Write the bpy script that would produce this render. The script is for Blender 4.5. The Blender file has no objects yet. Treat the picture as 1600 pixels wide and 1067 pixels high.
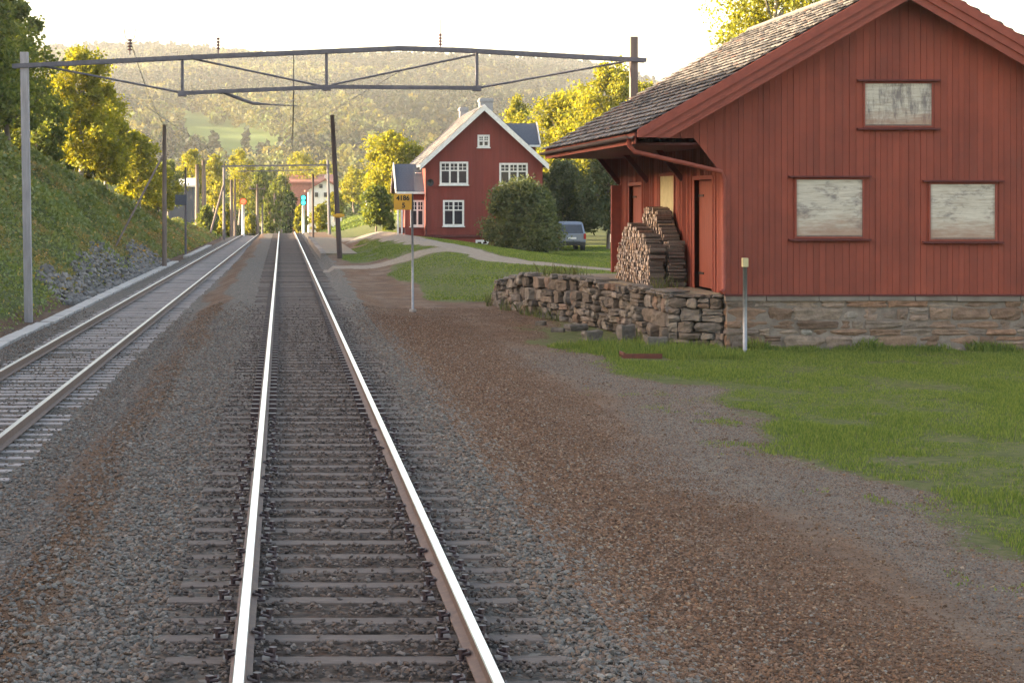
import bpy, math, random
import numpy as np
from mathutils import Vector
R = math.radians
rng = np.random.default_rng(7)
random.seed(7)
sc = bpy.context.scene
col = sc.collection

# ------------------------------------------------------------------ camera, sky, sun, exposure
F, VX, VY, CZ = 2965.0, 440.0, 318.0, 2.75
cd = bpy.data.cameras.new('camera'); cam = bpy.data.objects.new('camera', cd); col.objects.link(cam)
cam.location = (0, 0, CZ); cam.rotation_euler = (R(90), 0, 0)
cd.sensor_width = 36; cd.lens = F*36/1600
cd.shift_x = (800-VX)/1600; cd.shift_y = -(533.5-VY)/1600
cd.clip_start = 0.3; cd.clip_end = 9000
sc.camera = cam
SUN_AZ, SUN_EL = 84.0, 11.0          # degrees left of the track direction, degrees up
w = bpy.data.worlds.new('World'); sc.world = w; w.use_nodes = True
nt = w.node_tree; bg = nt.nodes['Background']
sky = nt.nodes.new('ShaderNodeTexSky'); sky.sky_type = 'NISHITA'; sky.sun_disc = False
sky.sun_elevation = R(SUN_EL); sky.sun_rotation = R(-SUN_AZ)
sky.air_density = 1.0; sky.dust_density = 2.5; sky.ozone_density = 1.0
tintn = nt.nodes.new('ShaderNodeMix'); tintn.data_type = 'RGBA'; tintn.blend_type = 'MULTIPLY'; tintn.inputs[0].default_value = 1.0
tintn.inputs[7].default_value = (1.0, .86, .76, 1)        # warm tint on the skylight, added in place of white balance
nt.links.new(sky.outputs[0], tintn.inputs[6]); nt.links.new(tintn.outputs[2], bg.inputs[0]); bg.inputs[1].default_value = 0.15
sd = bpy.data.lights.new('sun', 'SUN'); sun = bpy.data.objects.new('sun', sd); col.objects.link(sun)
sd.energy = 5.0; sd.angle = R(0.5); sd.color = (1.0, 0.83, 0.55)
sv = Vector((-math.sin(R(SUN_AZ))*math.cos(R(SUN_EL)), math.cos(R(SUN_AZ))*math.cos(R(SUN_EL)), math.sin(R(SUN_EL))))
sun.rotation_euler = sv.to_track_quat('Z', 'Y').to_euler()
sun.location = (-40, 20, 40)
sc.view_settings.view_transform = 'Standard'; sc.view_settings.look = 'None'
sc.view_settings.gamma = 1; sc.view_settings.exposure = 2.78
sc.cycles.max_bounces = 6; sc.cycles.diffuse_bounces = 3; sc.cycles.glossy_bounces = 2
sc.cycles.transmission_bounces = 3; sc.cycles.volume_bounces = 1; sc.cycles.transparent_max_bounces = 4
sc.cycles.use_denoising = True

def P(px, py, D):
    return Vector(((px-VX)/F*D, D, CZ+(VY-py)/F*D))

# ------------------------------------------------------------------ mesh helpers
def tag(o, label=None, cat=None, group=None, kind=None):
    if label: o['label'] = label
    if cat: o['category'] = cat
    if group: o['group'] = group
    if kind: o['kind'] = kind
    return o

def link(name, me, mats, parent=None, loc=None):
    o = bpy.data.objects.new(name, me); col.objects.link(o)
    if not isinstance(mats, (list, tuple)): mats = [mats]
    for m in mats: me.materials.append(m)
    if parent is not None: o.parent = parent
    if loc is not None: o.location = loc
    return o

def thing(name, loc, label, cat, group=None):
    o = bpy.data.objects.new(name, None); col.objects.link(o)
    o.location = loc; o.empty_display_size = 0.2
    return tag(o, label, cat, group)

def npmesh(name, V, Fc, tint=None, mi=None, smooth=False):
    """V (n,3), Fc (m,k) equal-sized faces"""
    me = bpy.data.meshes.new(name)
    V = np.ascontiguousarray(V, dtype=np.float32); Fc = np.ascontiguousarray(Fc, dtype=np.int32)
    m, k = Fc.shape
    me.vertices.add(len(V)); me.vertices.foreach_set('co', V.ravel())
    me.loops.add(m*k); me.loops.foreach_set('vertex_index', Fc.ravel())
    me.polygons.add(m); me.polygons.foreach_set('loop_start', np.arange(0, m*k, k, dtype=np.int32))
    if mi is not None: me.polygons.foreach_set('material_index', np.asarray(mi, dtype=np.int32))
    me.update(calc_edges=True)
    me.polygons.foreach_set('use_smooth', np.full(m, smooth))
    if tint is not None:
        a = me.color_attributes.new('tint', 'FLOAT_COLOR', 'POINT')
        t = np.ones((len(V), 4), dtype=np.float32); t[:, :tint.shape[1]] = tint
        a.data.foreach_set('color', t.ravel())
    return me

class MB:
    def __init__(s): s.v = []; s.f = []; s.m = []; s.cur = 0
    def add(s, vs, fs):
        b = len(s.v); s.v += [tuple(v) for v in vs]
        s.f += [tuple(b+i for i in f) for f in fs]; s.m += [s.cur]*len(fs); return s
    def box(s, x0, x1, y0, y1, z0, z1):
        return s.add([(x0,y0,z0),(x1,y0,z0),(x1,y1,z0),(x0,y1,z0),(x0,y0,z1),(x1,y0,z1),(x1,y1,z1),(x0,y1,z1)],
                     [(0,3,2,1),(4,5,6,7),(0,1,5,4),(1,2,6,5),(2,3,7,6),(3,0,4,7)])
    def prism(s, poly, d, axis='y', off=0.0):
        """poly in (x,z) extruded along y from off to off+d (axis 'y'), or (y,z) along x, or (x,y) along z"""
        def mk(a, b, t):
            return (a, t, b) if axis == 'y' else ((t, a, b) if axis == 'x' else (a, b, t))
        n = len(poly)
        vs = [mk(a, b, off) for a, b in poly]+[mk(a, b, off+d) for a, b in poly]
        fs = [tuple(range(n)), tuple(range(2*n-1, n-1, -1))]+[(i, i+n, (i+1) % n+n, (i+1) % n) for i in range(n)]
        return s.add(vs, fs)
    def bar(s, a, b, wdt, h=None, up=(0,0,1)):
        a = Vector(a); b = Vector(b); h = h or wdt
        d = (b-a).normalized(); u = Vector(up)
        if abs(d.dot(u)) > .98: u = Vector((0,1,0))
        r = d.cross(u).normalized(); u = r.cross(d)
        vs = []
        for p in (a, b):
            for sx, sz in ((-1,-1),(1,-1),(1,1),(-1,1)): vs.append(p+r*sx*wdt/2+u*sz*h/2)
        return s.add(vs, [(0,1,2,3),(7,6,5,4),(0,4,5,1),(1,5,6,2),(2,6,7,3),(3,7,4,0)])
    def tube(s, pts, rad, n=10, cap=True):
        pts = [Vector(p) for p in pts]
        if not isinstance(rad, (list, tuple)): rad = [rad]*len(pts)
        b = len(s.v); ref = None
        for i, p in enumerate(pts):
            d = (pts[min(i+1, len(pts)-1)]-pts[max(i-1, 0)])
            d = d.normalized() if d.length > 1e-9 else Vector((0,0,1))
            if ref is None or abs(d.dot(ref)) > .95: ref = Vector((0,0,1)) if abs(d.z) < .9 else Vector((1,0,0))
            r = d.cross(ref).normalized(); u = r.cross(d)
            for k in range(n):
                t = 2*math.pi*k/n; s.v.append(tuple(p+r*math.cos(t)*rad[i]+u*math.sin(t)*rad[i]))
        for i in range(len(pts)-1):
            for k in range(n):
                s.f.append((b+i*n+k, b+i*n+(k+1) % n, b+(i+1)*n+(k+1) % n, b+(i+1)*n+k)); s.m.append(s.cur)
        if cap:
            s.f.append(tuple(b+k for k in range(n))); s.f.append(tuple(b+(len(pts)-1)*n+k for k in range(n-1, -1, -1))); s.m += [s.cur]*2
        return s
    def build(s, name, mats, parent=None, smooth=False, bevel=0):
        v = np.array(s.v, dtype=float)
        if parent is not None: org = np.array(parent.location) if parent.parent is None else np.array(parent.location)+np.array(parent.parent.location)
        else: org = np.array([(v[:,0].min()+v[:,0].max())/2, (v[:,1].min()+v[:,1].max())/2, v[:,2].min()])
        me = bpy.data.meshes.new(name)
        me.from_pydata([tuple(p) for p in v-org], [], s.f)
        me.polygons.foreach_set('material_index', s.m)
        me.update()
        if smooth:
            me.polygons.foreach_set('use_smooth', [len(f) <= 4 for f in s.f])
        o = link(name, me, mats, parent, None if parent is not None else Vector(org))
        if bevel:
            md = o.modifiers.new('bevel', 'BEVEL'); md.width = bevel; md.segments = 2; md.limit_method = 'ANGLE'
        return o

# ------------------------------------------------------------------ materials
MATS = {}
def nodes(name):
    m = bpy.data.materials.new(name); m.use_nodes = True; t = m.node_tree
    return m, t, t.nodes['Principled BSDF']
def N(t, typ, **kw):
    n = t.nodes.new(typ)
    for k, v in kw.items():
        if k.startswith('i_'):
            n.inputs[k[2:]].default_value = v
        else: setattr(n, k, v)
    return n
def ramp(t, src, stops):
    r = t.nodes.new('ShaderNodeValToRGB'); t.links.new(src, r.inputs[0])
    el = r.color_ramp.elements
    while len(el) < len(stops): el.new(0.5)
    for e, (p, c) in zip(el, stops): e.position = p; e.color = (*c, 1)
    return r.outputs[0]
def mixc(t, fac, a, b, mode='MIX'):
    m = t.nodes.new('ShaderNodeMix'); m.data_type = 'RGBA'; m.blend_type = mode
    for s, i in ((fac, 0), (a, 6), (b, 7)):
        if hasattr(s, 'is_output'): t.links.new(s, m.inputs[i])
        else: m.inputs[i].default_value = s if i == 0 else (*s, 1) if len(s) == 3 else s
    return m.outputs[2]
def math_(t, op, a, b=0.0, c=None):
    m = t.nodes.new('ShaderNodeMath'); m.operation = op
    for s, i in ((a, 0), (b, 1), (c, 2)):
        if s is None: continue
        if hasattr(s, 'is_output'): t.links.new(s, m.inputs[i])
        else: m.inputs[i].default_value = s
    return m.outputs[0]
def noise(t, scale, detail=4, rough=.6, vec=None, stretch=None):
    n = N(t, 'ShaderNodeTexNoise'); n.inputs['Scale'].default_value = scale
    n.inputs['Detail'].default_value = detail; n.inputs['Roughness'].default_value = rough
    if vec is None:
        vec = t.nodes.new('ShaderNodeTexCoord').outputs['Object']
    if stretch:
        mp = N(t, 'ShaderNodeMapping'); mp.inputs['Scale'].default_value = stretch
        t.links.new(vec, mp.inputs[0]); vec = mp.outputs[0]
    t.links.new(vec, n.inputs['Vector']); return n.outputs['Fac']
def bump(t, bsdf, h, dist, strength=1.0):
    b = N(t, 'ShaderNodeBump'); b.inputs['Distance'].default_value = dist; b.inputs['Strength'].default_value = strength
    t.links.new(h, b.inputs['Height']); t.links.new(b.outputs[0], bsdf.inputs['Normal'])

def simple(name, c1, c2=None, rough=.7, scale=4, stretch=None, metal=0, bmp=0.0, island=0.0, detail=5, stops=None, spec=.4):
    m, t, b = nodes(name)
    c2 = c2 or tuple(x*.75 for x in c1)
    n = noise(t, scale, detail, .65, stretch=stretch)
    c = ramp(t, n, stops or [(.35, c1), (.65, c2)])
    if island:
        g = t.nodes.new('ShaderNodeNewGeometry')
        v = math_(t, 'MULTIPLY_ADD', g.outputs['Random Per Island'], 2*island, 1-island)
        h = N(t, 'ShaderNodeHueSaturation'); t.links.new(v, h.inputs['Value']); t.links.new(c, h.inputs['Color']); c = h.outputs[0]
    t.links.new(c, b.inputs['Base Color'])
    b.inputs['Roughness'].default_value = rough; b.inputs['Metallic'].default_value = metal
    b.inputs['Specular IOR Level'].default_value = spec
    if bmp: bump(t, b, n, bmp)
    return m
def weather(m):
    t = m.node_tree; b = t.nodes['Principled BSDF']; c = b.inputs['Base Color'].links[0].from_socket
    n1 = noise(t, .55, 6, .7); n2 = noise(t, 6, 6, .75, stretch=(1, 1, .15))
    c = mixc(t, 1.0, c, ramp(t, n1, [(.35, (.78, .8, .84)), (.65, (1.12, 1.08, 1.05))]), 'MULTIPLY')
    c = mixc(t, ramp(t, n2, [(.58, (0,)*3), (.75, (.4,)*3)]), c, (.13, .07, .055))
    t.links.new(c, b.inputs['Base Color'])

def islands(name, stops, rough=.85, scale=8, amt=.25, bmp=0.01, seedoff=0):
    """colour picked per loose piece"""
    m, t, b = nodes(name)
    g = t.nodes.new('ShaderNodeNewGeometry')
    c = ramp(t, g.outputs['Random Per Island'], stops)
    t.nodes[-1].color_ramp.interpolation = 'LINEAR'
    n = noise(t, scale, 5, .7)
    v = math_(t, 'MULTIPLY_ADD', n, 2*amt*2, 1-2*amt)
    c = mixc(t, 1.0, c, ramp(t, n, [(.3, (1-amt,)*3), (.7, (1+0*amt,)*3)]), 'MULTIPLY')
    t.links.new(c, b.inputs['Base Color']); b.inputs['Roughness'].default_value = rough
    b.inputs['Specular IOR Level'].default_value = .25
    if bmp: bump(t, b, n, bmp)
    return m

def leafmat(name, dark, light, trans=.45, use_tint=False):
    m, t, b = nodes(name)
    out = t.nodes['Material Output']
    g = t.nodes.new('ShaderNodeNewGeometry')
    c = ramp(t, g.outputs['Random Per Island'], [(0, dark), (1, light)])
    if use_tint:
        a = N(t, 'ShaderNodeVertexColor', layer_name='tint')
        c = mixc(t, 1.0, c, a.outputs[0], 'MULTIPLY')
    t.links.new(c, b.inputs['Base Color']); b.inputs['Roughness'].default_value = .6
    b.inputs['Specular IOR Level'].default_value = .15
    tr = N(t, 'ShaderNodeBsdfTranslucent')
    c2 = mixc(t, 1.0, c, (1.5, 1.25, .35), 'MULTIPLY')
    t.links.new(c2, tr.inputs[0])
    mx = N(t, 'ShaderNodeMixShader'); mx.inputs[0].default_value = trans
    t.links.new(b.outputs[0], mx.inputs[1]); t.links.new(tr.outputs[0], mx.inputs[2])
    t.links.new(mx.outputs[0], out.inputs[0])
    return m

M = MATS
RED1, RED2 = (.255, .058, .034), (.20, .045, .027)
M['red'] = simple('red_boards', RED1, RED2, .75, 3, (1, 1, .12), bmp=.004, island=.09)
weather(M['red'])
M['redtrim'] = simple('red_trim', (.26, .058, .036), (.20, .045, .029), .65, 5, bmp=.002)
M['redhouse'] = simple('house_red_paint', (.21, .042, .03), (.18, .036, .026), .8, 3, (1, 1, .2), bmp=.003, island=.08)
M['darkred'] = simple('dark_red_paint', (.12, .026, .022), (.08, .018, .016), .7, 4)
M['orangedoor'] = simple('door_red_brown', (.24, .06, .035), (.18, .045, .028), .6, 3, (1, 4, .3), bmp=.002)
M['white'] = simple('white_paint', (.78, .76, .72), (.62, .60, .57), .6, 6)
M['glass'] = simple('dark_glass', (.03, .035, .045), (.02, .02, .03), .12, 2, spec=.8)
M['slate'] = islands('grey_slate', [(0, (.05, .046, .05)), (.45, (.12, .108, .105)), (.85, (.22, .195, .185)), (1, (.16, .10, .085))], .65, 9, .45, .008)
M['slate_blue'] = simple('blue_grey_slate', (.055, .065, .09), (.085, .095, .12), .8, 14, bmp=.01)
M['galv'] = simple('galvanised_steel', (.30, .31, .33), (.22, .23, .25), .5, 6, metal=.6)
M['steel'] = simple('painted_grey_steel', (.13, .12, .14), (.085, .08, .095), .6, 5, bmp=.002)
M['poleconc'] = simple('weathered_grey_pole', (.34, .32, .33), (.24, .22, .23), .85, 3, (3, 3, .4), bmp=.004)
M['tar'] = simple('tarred_wood', (.05, .035, .035), (.09, .06, .055), .8, 3, (4, 4, .3), bmp=.006)
M['oldwood'] = simple('old_pole_wood', (.13, .10, .09), (.2, .15, .125), .85, 3, (4, 4, .3), bmp=.006)
M['wire'] = simple('wire_metal', (.08, .07, .08), (.05, .05, .05), .5, 3)
M['insul'] = simple('brown_porcelain', (.12, .06, .07), (.08, .05, .05), .25, 3)
M['concrete'] = simple('pale_concrete', (.42, .38, .35), (.30, .27, .25), .85, 3, bmp=.01)
M['copingstone'] = simple('foundation_coping', (.22, .19, .165), (.16, .13, .11), .9, 2.5, bmp=.015)
M['mortar'] = simple('grey_mortar', (.24, .2, .17), (.15, .12, .1), .95, 4, bmp=.03)
M['stonewall'] = islands('rubble_stone', [(0, (.17, .115, .085)), (.25, (.28, .18, .125)), (.5, (.22, .175, .145)), (.75, (.34, .26, .2)), (.88, (.31, .16, .095)), (1, (.34, .31, .27))], .95, 5, .5, .05)
M['stonewall2'] = islands('platform_stone', [(0, (.12, .10, .085)), (.3, (.19, .15, .12)), (.55, (.17, .15, .135)), (.8, (.28, .24, .2)), (.92, (.23, .14, .095)), (1, (.3, .28, .26))], .95, 5, .55, .06)
M['ramptop'] = simple('platform_surface', (.22, .16, .12), (.13, .12, .08), .95, 3, bmp=.03)
M['raildull'] = simple('dull_rail_top', (.4, .37, .34), (.3, .27, .25), .4, 20, (1, .1, 1), metal=.8)
M['rust'] = simple('rail_rust', (.11, .075, .065), (.17, .11, .085), .7, 12, bmp=.002)
M['railtop'] = simple('polished_rail', (.85, .85, .85), (.75, .75, .75), .28, 30, (1, .05, 1), metal=1)
M['sleeper'] = simple('sleeper_wood', (.085, .066, .058), (.145, .115, .10), .9, 7, (.6, 5, 2), bmp=.012, island=.3)
M['sleeper_l'] = simple('pale_sleeper_concrete', (.24, .21, .20), (.32, .28, .27), .9, 5, bmp=.005, island=.15)
M['clip'] = simple('rail_clip_steel', (.035, .025, .03), (.08, .05, .05), .5, 30)
M['ballast'] = islands('ballast_stone', [(0, (.085, .07, .062)), (.25, (.145, .13, .118)), (.5, (.18, .168, .152)), (.6, (.145, .105, .085)), (.9, (.18, .125, .092)), (1, (.26, .235, .21))], .8, 30, .3, .002)
M['browngravel'] = islands('brown_gravel_stone', [(0, (.075, .045, .028)), (.5, (.15, .095, .06)), (.8, (.21, .14, .095)), (.93, (.24, .13, .065)), (1, (.34, .27, .2))], .9, 30, .3, .001)
M['logend'] = None
M['bark'] = simple('grey_bark', (.13, .10, .085), (.24, .2, .17), .95, 3, (3, 3, .5), bmp=.02)
M['birchbark'] = simple('birch_bark', (.45, .42, .38), (.12, .10, .09), .85, 3, (1, 1, 4), bmp=.01)
M['yellow'] = simple('yellow_sign_paint', (.62, .33, .03), (.55, .28, .03), .5, 5)
M['black'] = simple('black_paint', (.02, .02, .02), (.015, .015, .015), .5, 5)
M['chimney'] = simple('chimney_render', (.34, .34, .36), (.27, .27, .28), .9, 6)
M['pinkroof'] = simple('worn_red_roof', (.30, .13, .10), (.22, .10, .08), .8, 3, bmp=.01)
M['carpaint'] = simple('silver_car_paint', (.20, .22, .27), (.18, .20, .25), .35, 2, metal=.4)
M['rubber'] = simple('tyre_rubber', (.02, .02, .02), (.03, .03, .03), .9, 9)
M['redlens'] = simple('tail_light_red', (.35, .02, .02), (.3, .02, .02), .2, 5)
M['rubble'] = islands('scree_rock', [(0, (.12, .11, .11)), (.5, (.2, .185, .175)), (1, (.28, .25, .23))], .9, 3, .35, .04)
M['cap'] = simple('cream_plastic_cap', (.50, .44, .25), (.4, .35, .2), .6, 5)

def plywood(name, streaks):
    m, t, b = nodes(name)
    n1 = noise(t, 3, 9, .78, stretch=(.6, 1, 7)); n2 = noise(t, 2.0, 8, .75, stretch=(2.6, 1, .7) if streaks else (.8, 1, 1.6))
    c = ramp(t, n1, [(.3, (.25, .2, .155)), (.46, (.45, .4, .33)), (.62, (.58, .53, .45))])
    c = mixc(t, ramp(t, n2, [(.46, (0,)*3), (.6, (.8,)*3)] if streaks else [(.53, (0,)*3), (.64, (.7,)*3)]), c, (.12, .10, .105))
    gz = t.nodes.new('ShaderNodeTexCoord'); sp = t.nodes.new('ShaderNodeSeparateXYZ'); t.links.new(gz.outputs['Generated'], sp.inputs[0])
    st = math_(t, 'ADD', sp.outputs[2], math_(t, 'MULTIPLY', noise(t, 2.5, 6, .7, stretch=(.7, 1, 3)), .9))
    c = mixc(t, ramp(t, st, [(.5, (.75,)*3), (.85, (0,)*3)]), c, (.30, .17, .115))
    e = math_(t, 'ABSOLUTE', math_(t, 'SUBTRACT', sp.outputs[0], .5))
    c = mixc(t, ramp(t, e, [(.46, (0,)*3), (.5, (.5,)*3)]), c, (.2, .13, .1))
    t.links.new(c, b.inputs['Base Color']); b.inputs['Roughness'].default_value = .85; bump(t, b, n1, .003)
    return m
M['ply'] = plywood('weathered_board', False); M['ply2'] = plywood('dark_streaked_board', True)
M['log'] = islands('firewood', [(0, (.16, .10, .075)), (.25, (.11, .09, .085)), (.45, (.30, .2, .12)), (.6, (.14, .12, .11)), (.8, (.22, .12, .08)), (1, (.2, .18, .165))], .9, 20, .5, .006)
def endgrain():
    m, t, b = nodes('firewood_cut_end')
    g = t.nodes.new('ShaderNodeObjectInfo'); gi = t.nodes.new('ShaderNodeNewGeometry')
    s = math_(t, 'FRACT', math_(t, 'ADD', g.outputs['Random'], gi.outputs['Random Per Island']))
    c = ramp(t, s, [(0, (.20, .13, .10)), (.3, (.6, .44, .32)), (.6, (.72, .6, .5)), (.85, (.42, .33, .29)), (1, (.68, .42, .25))])
    n = noise(t, 35, 3)
    c = mixc(t, 1.0, c, ramp(t, n, [(.35, (.5,)*3), (.6, (1,)*3)]), 'MULTIPLY')
    t.links.new(c, b.inputs['Base Color']); b.inputs['Roughness'].default_value = .9
    return m
M['logend'] = endgrain()

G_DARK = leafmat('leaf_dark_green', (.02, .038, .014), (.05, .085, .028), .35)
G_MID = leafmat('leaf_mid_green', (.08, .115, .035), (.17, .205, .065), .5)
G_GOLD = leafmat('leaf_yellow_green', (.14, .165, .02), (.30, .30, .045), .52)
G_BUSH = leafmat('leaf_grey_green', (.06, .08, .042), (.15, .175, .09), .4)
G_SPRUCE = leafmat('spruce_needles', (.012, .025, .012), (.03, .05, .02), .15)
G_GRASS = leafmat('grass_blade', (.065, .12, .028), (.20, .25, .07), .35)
G_BANK = leafmat('bank_herbs', (.13, .17, .065), (.28, .31, .16), .4, True)  # herb colour lightened in place of the glare veiling the bank
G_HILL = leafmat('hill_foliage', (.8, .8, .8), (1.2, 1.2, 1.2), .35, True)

# ------------------------------------------------------------------ terrain
def sstep(a, b, x):
    t = np.clip((x-a)/(b-a), 0, 1); return t*t*(3-2*t)
_gn = {}
def vnoise(x, y, seed=0):
    """smooth value noise, roughly -1..1"""
    r = np.random.default_rng(seed)
    if seed not in _gn: _gn[seed] = r.random((64, 64))*2-1
    g = _gn[seed]
    xi = np.floor(x).astype(int); yi = np.floor(y).astype(int); fx = x-xi; fy = y-yi
    fx = fx*fx*(3-2*fx); fy = fy*fy*(3-2*fy)
    a = g[xi % 64, yi % 64]; b = g[(xi+1) % 64, yi % 64]; c = g[xi % 64, (yi+1) % 64]; d = g[(xi+1) % 64, (yi+1) % 64]
    return a*(1-fx)*(1-fy)+b*fx*(1-fy)+c*(1-fx)*fy+d*fx*fy
def fbm(x, y, seed=0, o=4):
    s = 0; a = .5
    for i in range(o): s = s+a*vnoise(x*2**i, y*2**i, seed+i); a *= .5
    return s
def leftc(y): return -4.35+.0085*(np.clip(y, 0, 190)-30)    # centre line of the left track
LZ = -.25                                                     # left rail top
def drop(y): return -.022*np.clip(y-186, 0, 220)
def H(x, y):
    x = np.asarray(x, float); y = np.asarray(y, float)
    x, y = np.broadcast_arrays(x, y)
    lc = leftc(y)
    z = np.full(x.shape, -.195)
    # dip between the tracks down to the left bed
    z = z+(-.25)*sstep(-1.7, -2.6, x)
    z = z-.25*sstep(lc-1.6, lc-2.6, x)*1.0
    # bank on the left; its unseen upper height is raised to shade the yard
    foot = lc-3.3
    hb = 18*(1-sstep(98, 119, y))+5.5*(1-sstep(120, 175, y))*sstep(92, 118, y)+1.0
    up = np.clip(foot-x, 0, None)
    bank = hb*(1-np.exp(-(up*.92)/hb))*1.05
    bank = bank+fbm(x*.25, y*.18, 3)*np.clip(up, 0, 3)*.35
    z = np.where(up > 0, z+bank, z)
    # right side yard
    near = -.195-.17*sstep(2.0, 3.2, x)
    far = np.clip(.95-(x-6.7)*.125, -.1, .9)*sstep(3.5, 7, x)+.05*sstep(2, 3.5, x)
    far2 = .3+.016*np.clip(y-130, 0, 400)*sstep(4.5, 11, x)
    b = sstep(56, 90, y)
    zr = near*(1-b)+far*b
    b2 = sstep(125, 150, y)
    zr = zr*(1-b2)+(far2*sstep(2.2, 9, x)-.1)*b2
    z = np.where(x > 2.1, zr, z)
    z = z+drop(y)*(1-sstep(6, 30, np.abs(x)))
    z = z+.025*np.clip(y-186, 0, 220)*sstep(-9, -30, x)
    z = z+.02*fbm(x*1.3, y*1.3, 9)*sstep(2.6, 4, np.abs(x-.5))
    return z
def h1(x, y): return float(H(np.array([x]), np.array([y]))[0])

def segd(x, y, pts):
    d = np.full(x.shape, 1e9)
    for (ax, ay), (bx, by) in zip(pts[:-1], pts[1:]):
        t = np.clip(((x-ax)*(bx-ax)+(y-ay)*(by-ay))/((bx-ax)**2+(by-ay)**2), 0, 1)
        d = np.minimum(d, np.hypot(x-ax-t*(bx-ax), y-ay-t*(by-ay)))
    return d
ROAD = [(4.4, 150), (5.0, 128), (6.5, 117), (6.9, 101), (7.5, 86), (9.3, 78), (14, 79), (20, 86), (30, 90)]
ROAD2 = [(1.9, 83), (5.0, 82), (7.5, 82)]
def zones(x, y):
    n = fbm(x*.45, y*.22, 21)
    n2 = fbm(x*1.6, y*.7, 31)
    edge = 6.35+1.9*n+.9*n2
    g = sstep(-1.5, 1.6, x-edge)*(1-sstep(41, 60, y))
    g = np.maximum(g, sstep(-.3, .4, x-(4.6+n))*sstep(58, 61, y)*(1-sstep(185, 186, y)))
    g = np.maximum(g, sstep(-.3, .3, x-(2.9+n*.6))*sstep(84, 88, y)*(1-sstep(108, 112, y))*.9)
    g = np.maximum(g, sstep(.3, .9, leftc(y)-3.0-x+.5*n))
    g = np.maximum(g, sstep(183, 190, y)*sstep(1.5, 3, np.abs(x+1.6)-3.3))
    rd = segd(x, y, ROAD)-1.0
    r = 1-sstep(-.5, .7, rd+n*.7+n2*.5)
    r = np.maximum(r, .62*(1-sstep(-.6, 1.2, segd(x, y, ROAD2)-1.6+n*1.5+.5*n2)))
    # grey gravel wear beside the lawn
    wear = (1-sstep(.3, 1.9, np.abs(x-(edge-.7))))*(1-sstep(33, 46, y))*.8
    r2 = np.clip(wear*.95+.35*n2, 0, 1)*sstep(2.8, 4, x)
    g = g*(1-r)
    bal = (1-sstep(2.3, 2.65, x+.25*n2+.1*n))*sstep(.0, .5, x-(leftc(y)-2.6))
    brown_strip = (1-sstep(.15, .75, np.abs(x+2.05+.5*n)))*.9*(x < 0)
    bal = bal*(1-brown_strip*.8)
    return g, r, bal, r2

def ground_material():
    m, t, b = nodes('ground_surface')
    a = N(t, 'ShaderNodeVertexColor', layer_name='tint')
    sep = t.nodes.new('ShaderNodeSeparateColor'); t.links.new(a.outputs[0], sep.inputs[0])
    nb = noise(t, 26, 6, .75); nf = noise(t, 5, 5, .7); nl = noise(t, 1.1, 4, .6)
    vo = N(t, 'ShaderNodeTexVoronoi'); vo.inputs['Scale'].default_value = 17
    tc = t.nodes.new('ShaderNodeTexCoord'); t.links.new(tc.outputs['Object'], vo.inputs['Vector']); tc_g = tc.outputs['Object']
    vsep = t.nodes.new('ShaderNodeSeparateColor'); t.links.new(vo.outputs['Color'], vsep.inputs[0])
    brown = ramp(t, nb, [(.3, (.055, .034, .022)), (.55, (.15, .085, .05)), (.72, (.25, .155, .10))])
    ns = noise(t, .8, 5, .65, stretch=(1.6, .3, 1))
    brown = mixc(t, ramp(t, ns, [(.42, (0,)*3), (.6, (.75,)*3)]), brown, mixc(t, nb, (.125, .088, .064), (.22, .16, .12)))
    brown = mixc(t, ramp(t, nl, [(.42, (0,)*3), (.6, (.7,)*3)]), brown, (.085, .05, .033))
    greyg = ramp(t, nb, [(.3, (.10, .088, .075)), (.6, (.2, .175, .148)), (.8, (.31, .28, .24))])
    road = ramp(t, nf, [(.3, (.19, .155, .125)), (.7, (.29, .245, .2))])
    gpos = t.nodes.new('ShaderNodeSeparateXYZ'); t.links.new(tc_g, gpos.inputs[0])
    ball = ramp(t, vsep.outputs[0], [(0, (.065, .058, .052)), (.5, (.125, .115, .103)), (.75, (.13, .095, .075)), (1, (.2, .185, .165))])
    grass = ramp(t, nf, [(.3, (.05, .055, .02)), (.5, (.085, .10, .03)), (.62, (.12, .11, .05)), (.75, (.15, .12, .075))])
    def mask(ch, amt=.5):
        s = math_(t, 'MULTIPLY_ADD', math_(t, 'SUBTRACT', nf, .5), amt*2, ch)
        s = math_(t, 'MULTIPLY_ADD', math_(t, 'SUBTRACT', nb, .5), amt, s)
        return ramp(t, s, [(.42, (0,)*3), (.58, (1,)*3)])
    c = mixc(t, math_(t, 'MULTIPLY', a.outputs['Alpha'], .95), brown, greyg)
    dt = math_(t, 'ABSOLUTE', math_(t, 'SUBTRACT', gpos.outputs[0], .5))
    dirt = ramp(t, math_(t, 'MULTIPLY_ADD', math_(t, 'SUBTRACT', nf, .5), .8, dt), [(.0, (.68, .60, .57)), (.72, (.68, .60, .57)), (.95, (1, 1, 1))])
    ball = mixc(t, 1.0, ball, dirt, 'MULTIPLY')
    c = mixc(t, mask(sep.outputs[2], .45), c, ball)
    c = mixc(t, mask(sep.outputs[1], .3), c, road)
    c = mixc(t, mask(sep.outputs[0], .55), c, grass)
    t.links.new(c, b.inputs['Base Color']); b.inputs['Roughness'].default_value = .95
    b.inputs['Specular IOR Level'].default_value = .15
    hh = math_(t, 'ADD', nb, math_(t, 'MULTIPLY', vo.outputs['Distance'], -.8))
    bump(t, b, hh, .03)
    return m
M['ground'] = ground_material()

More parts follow.
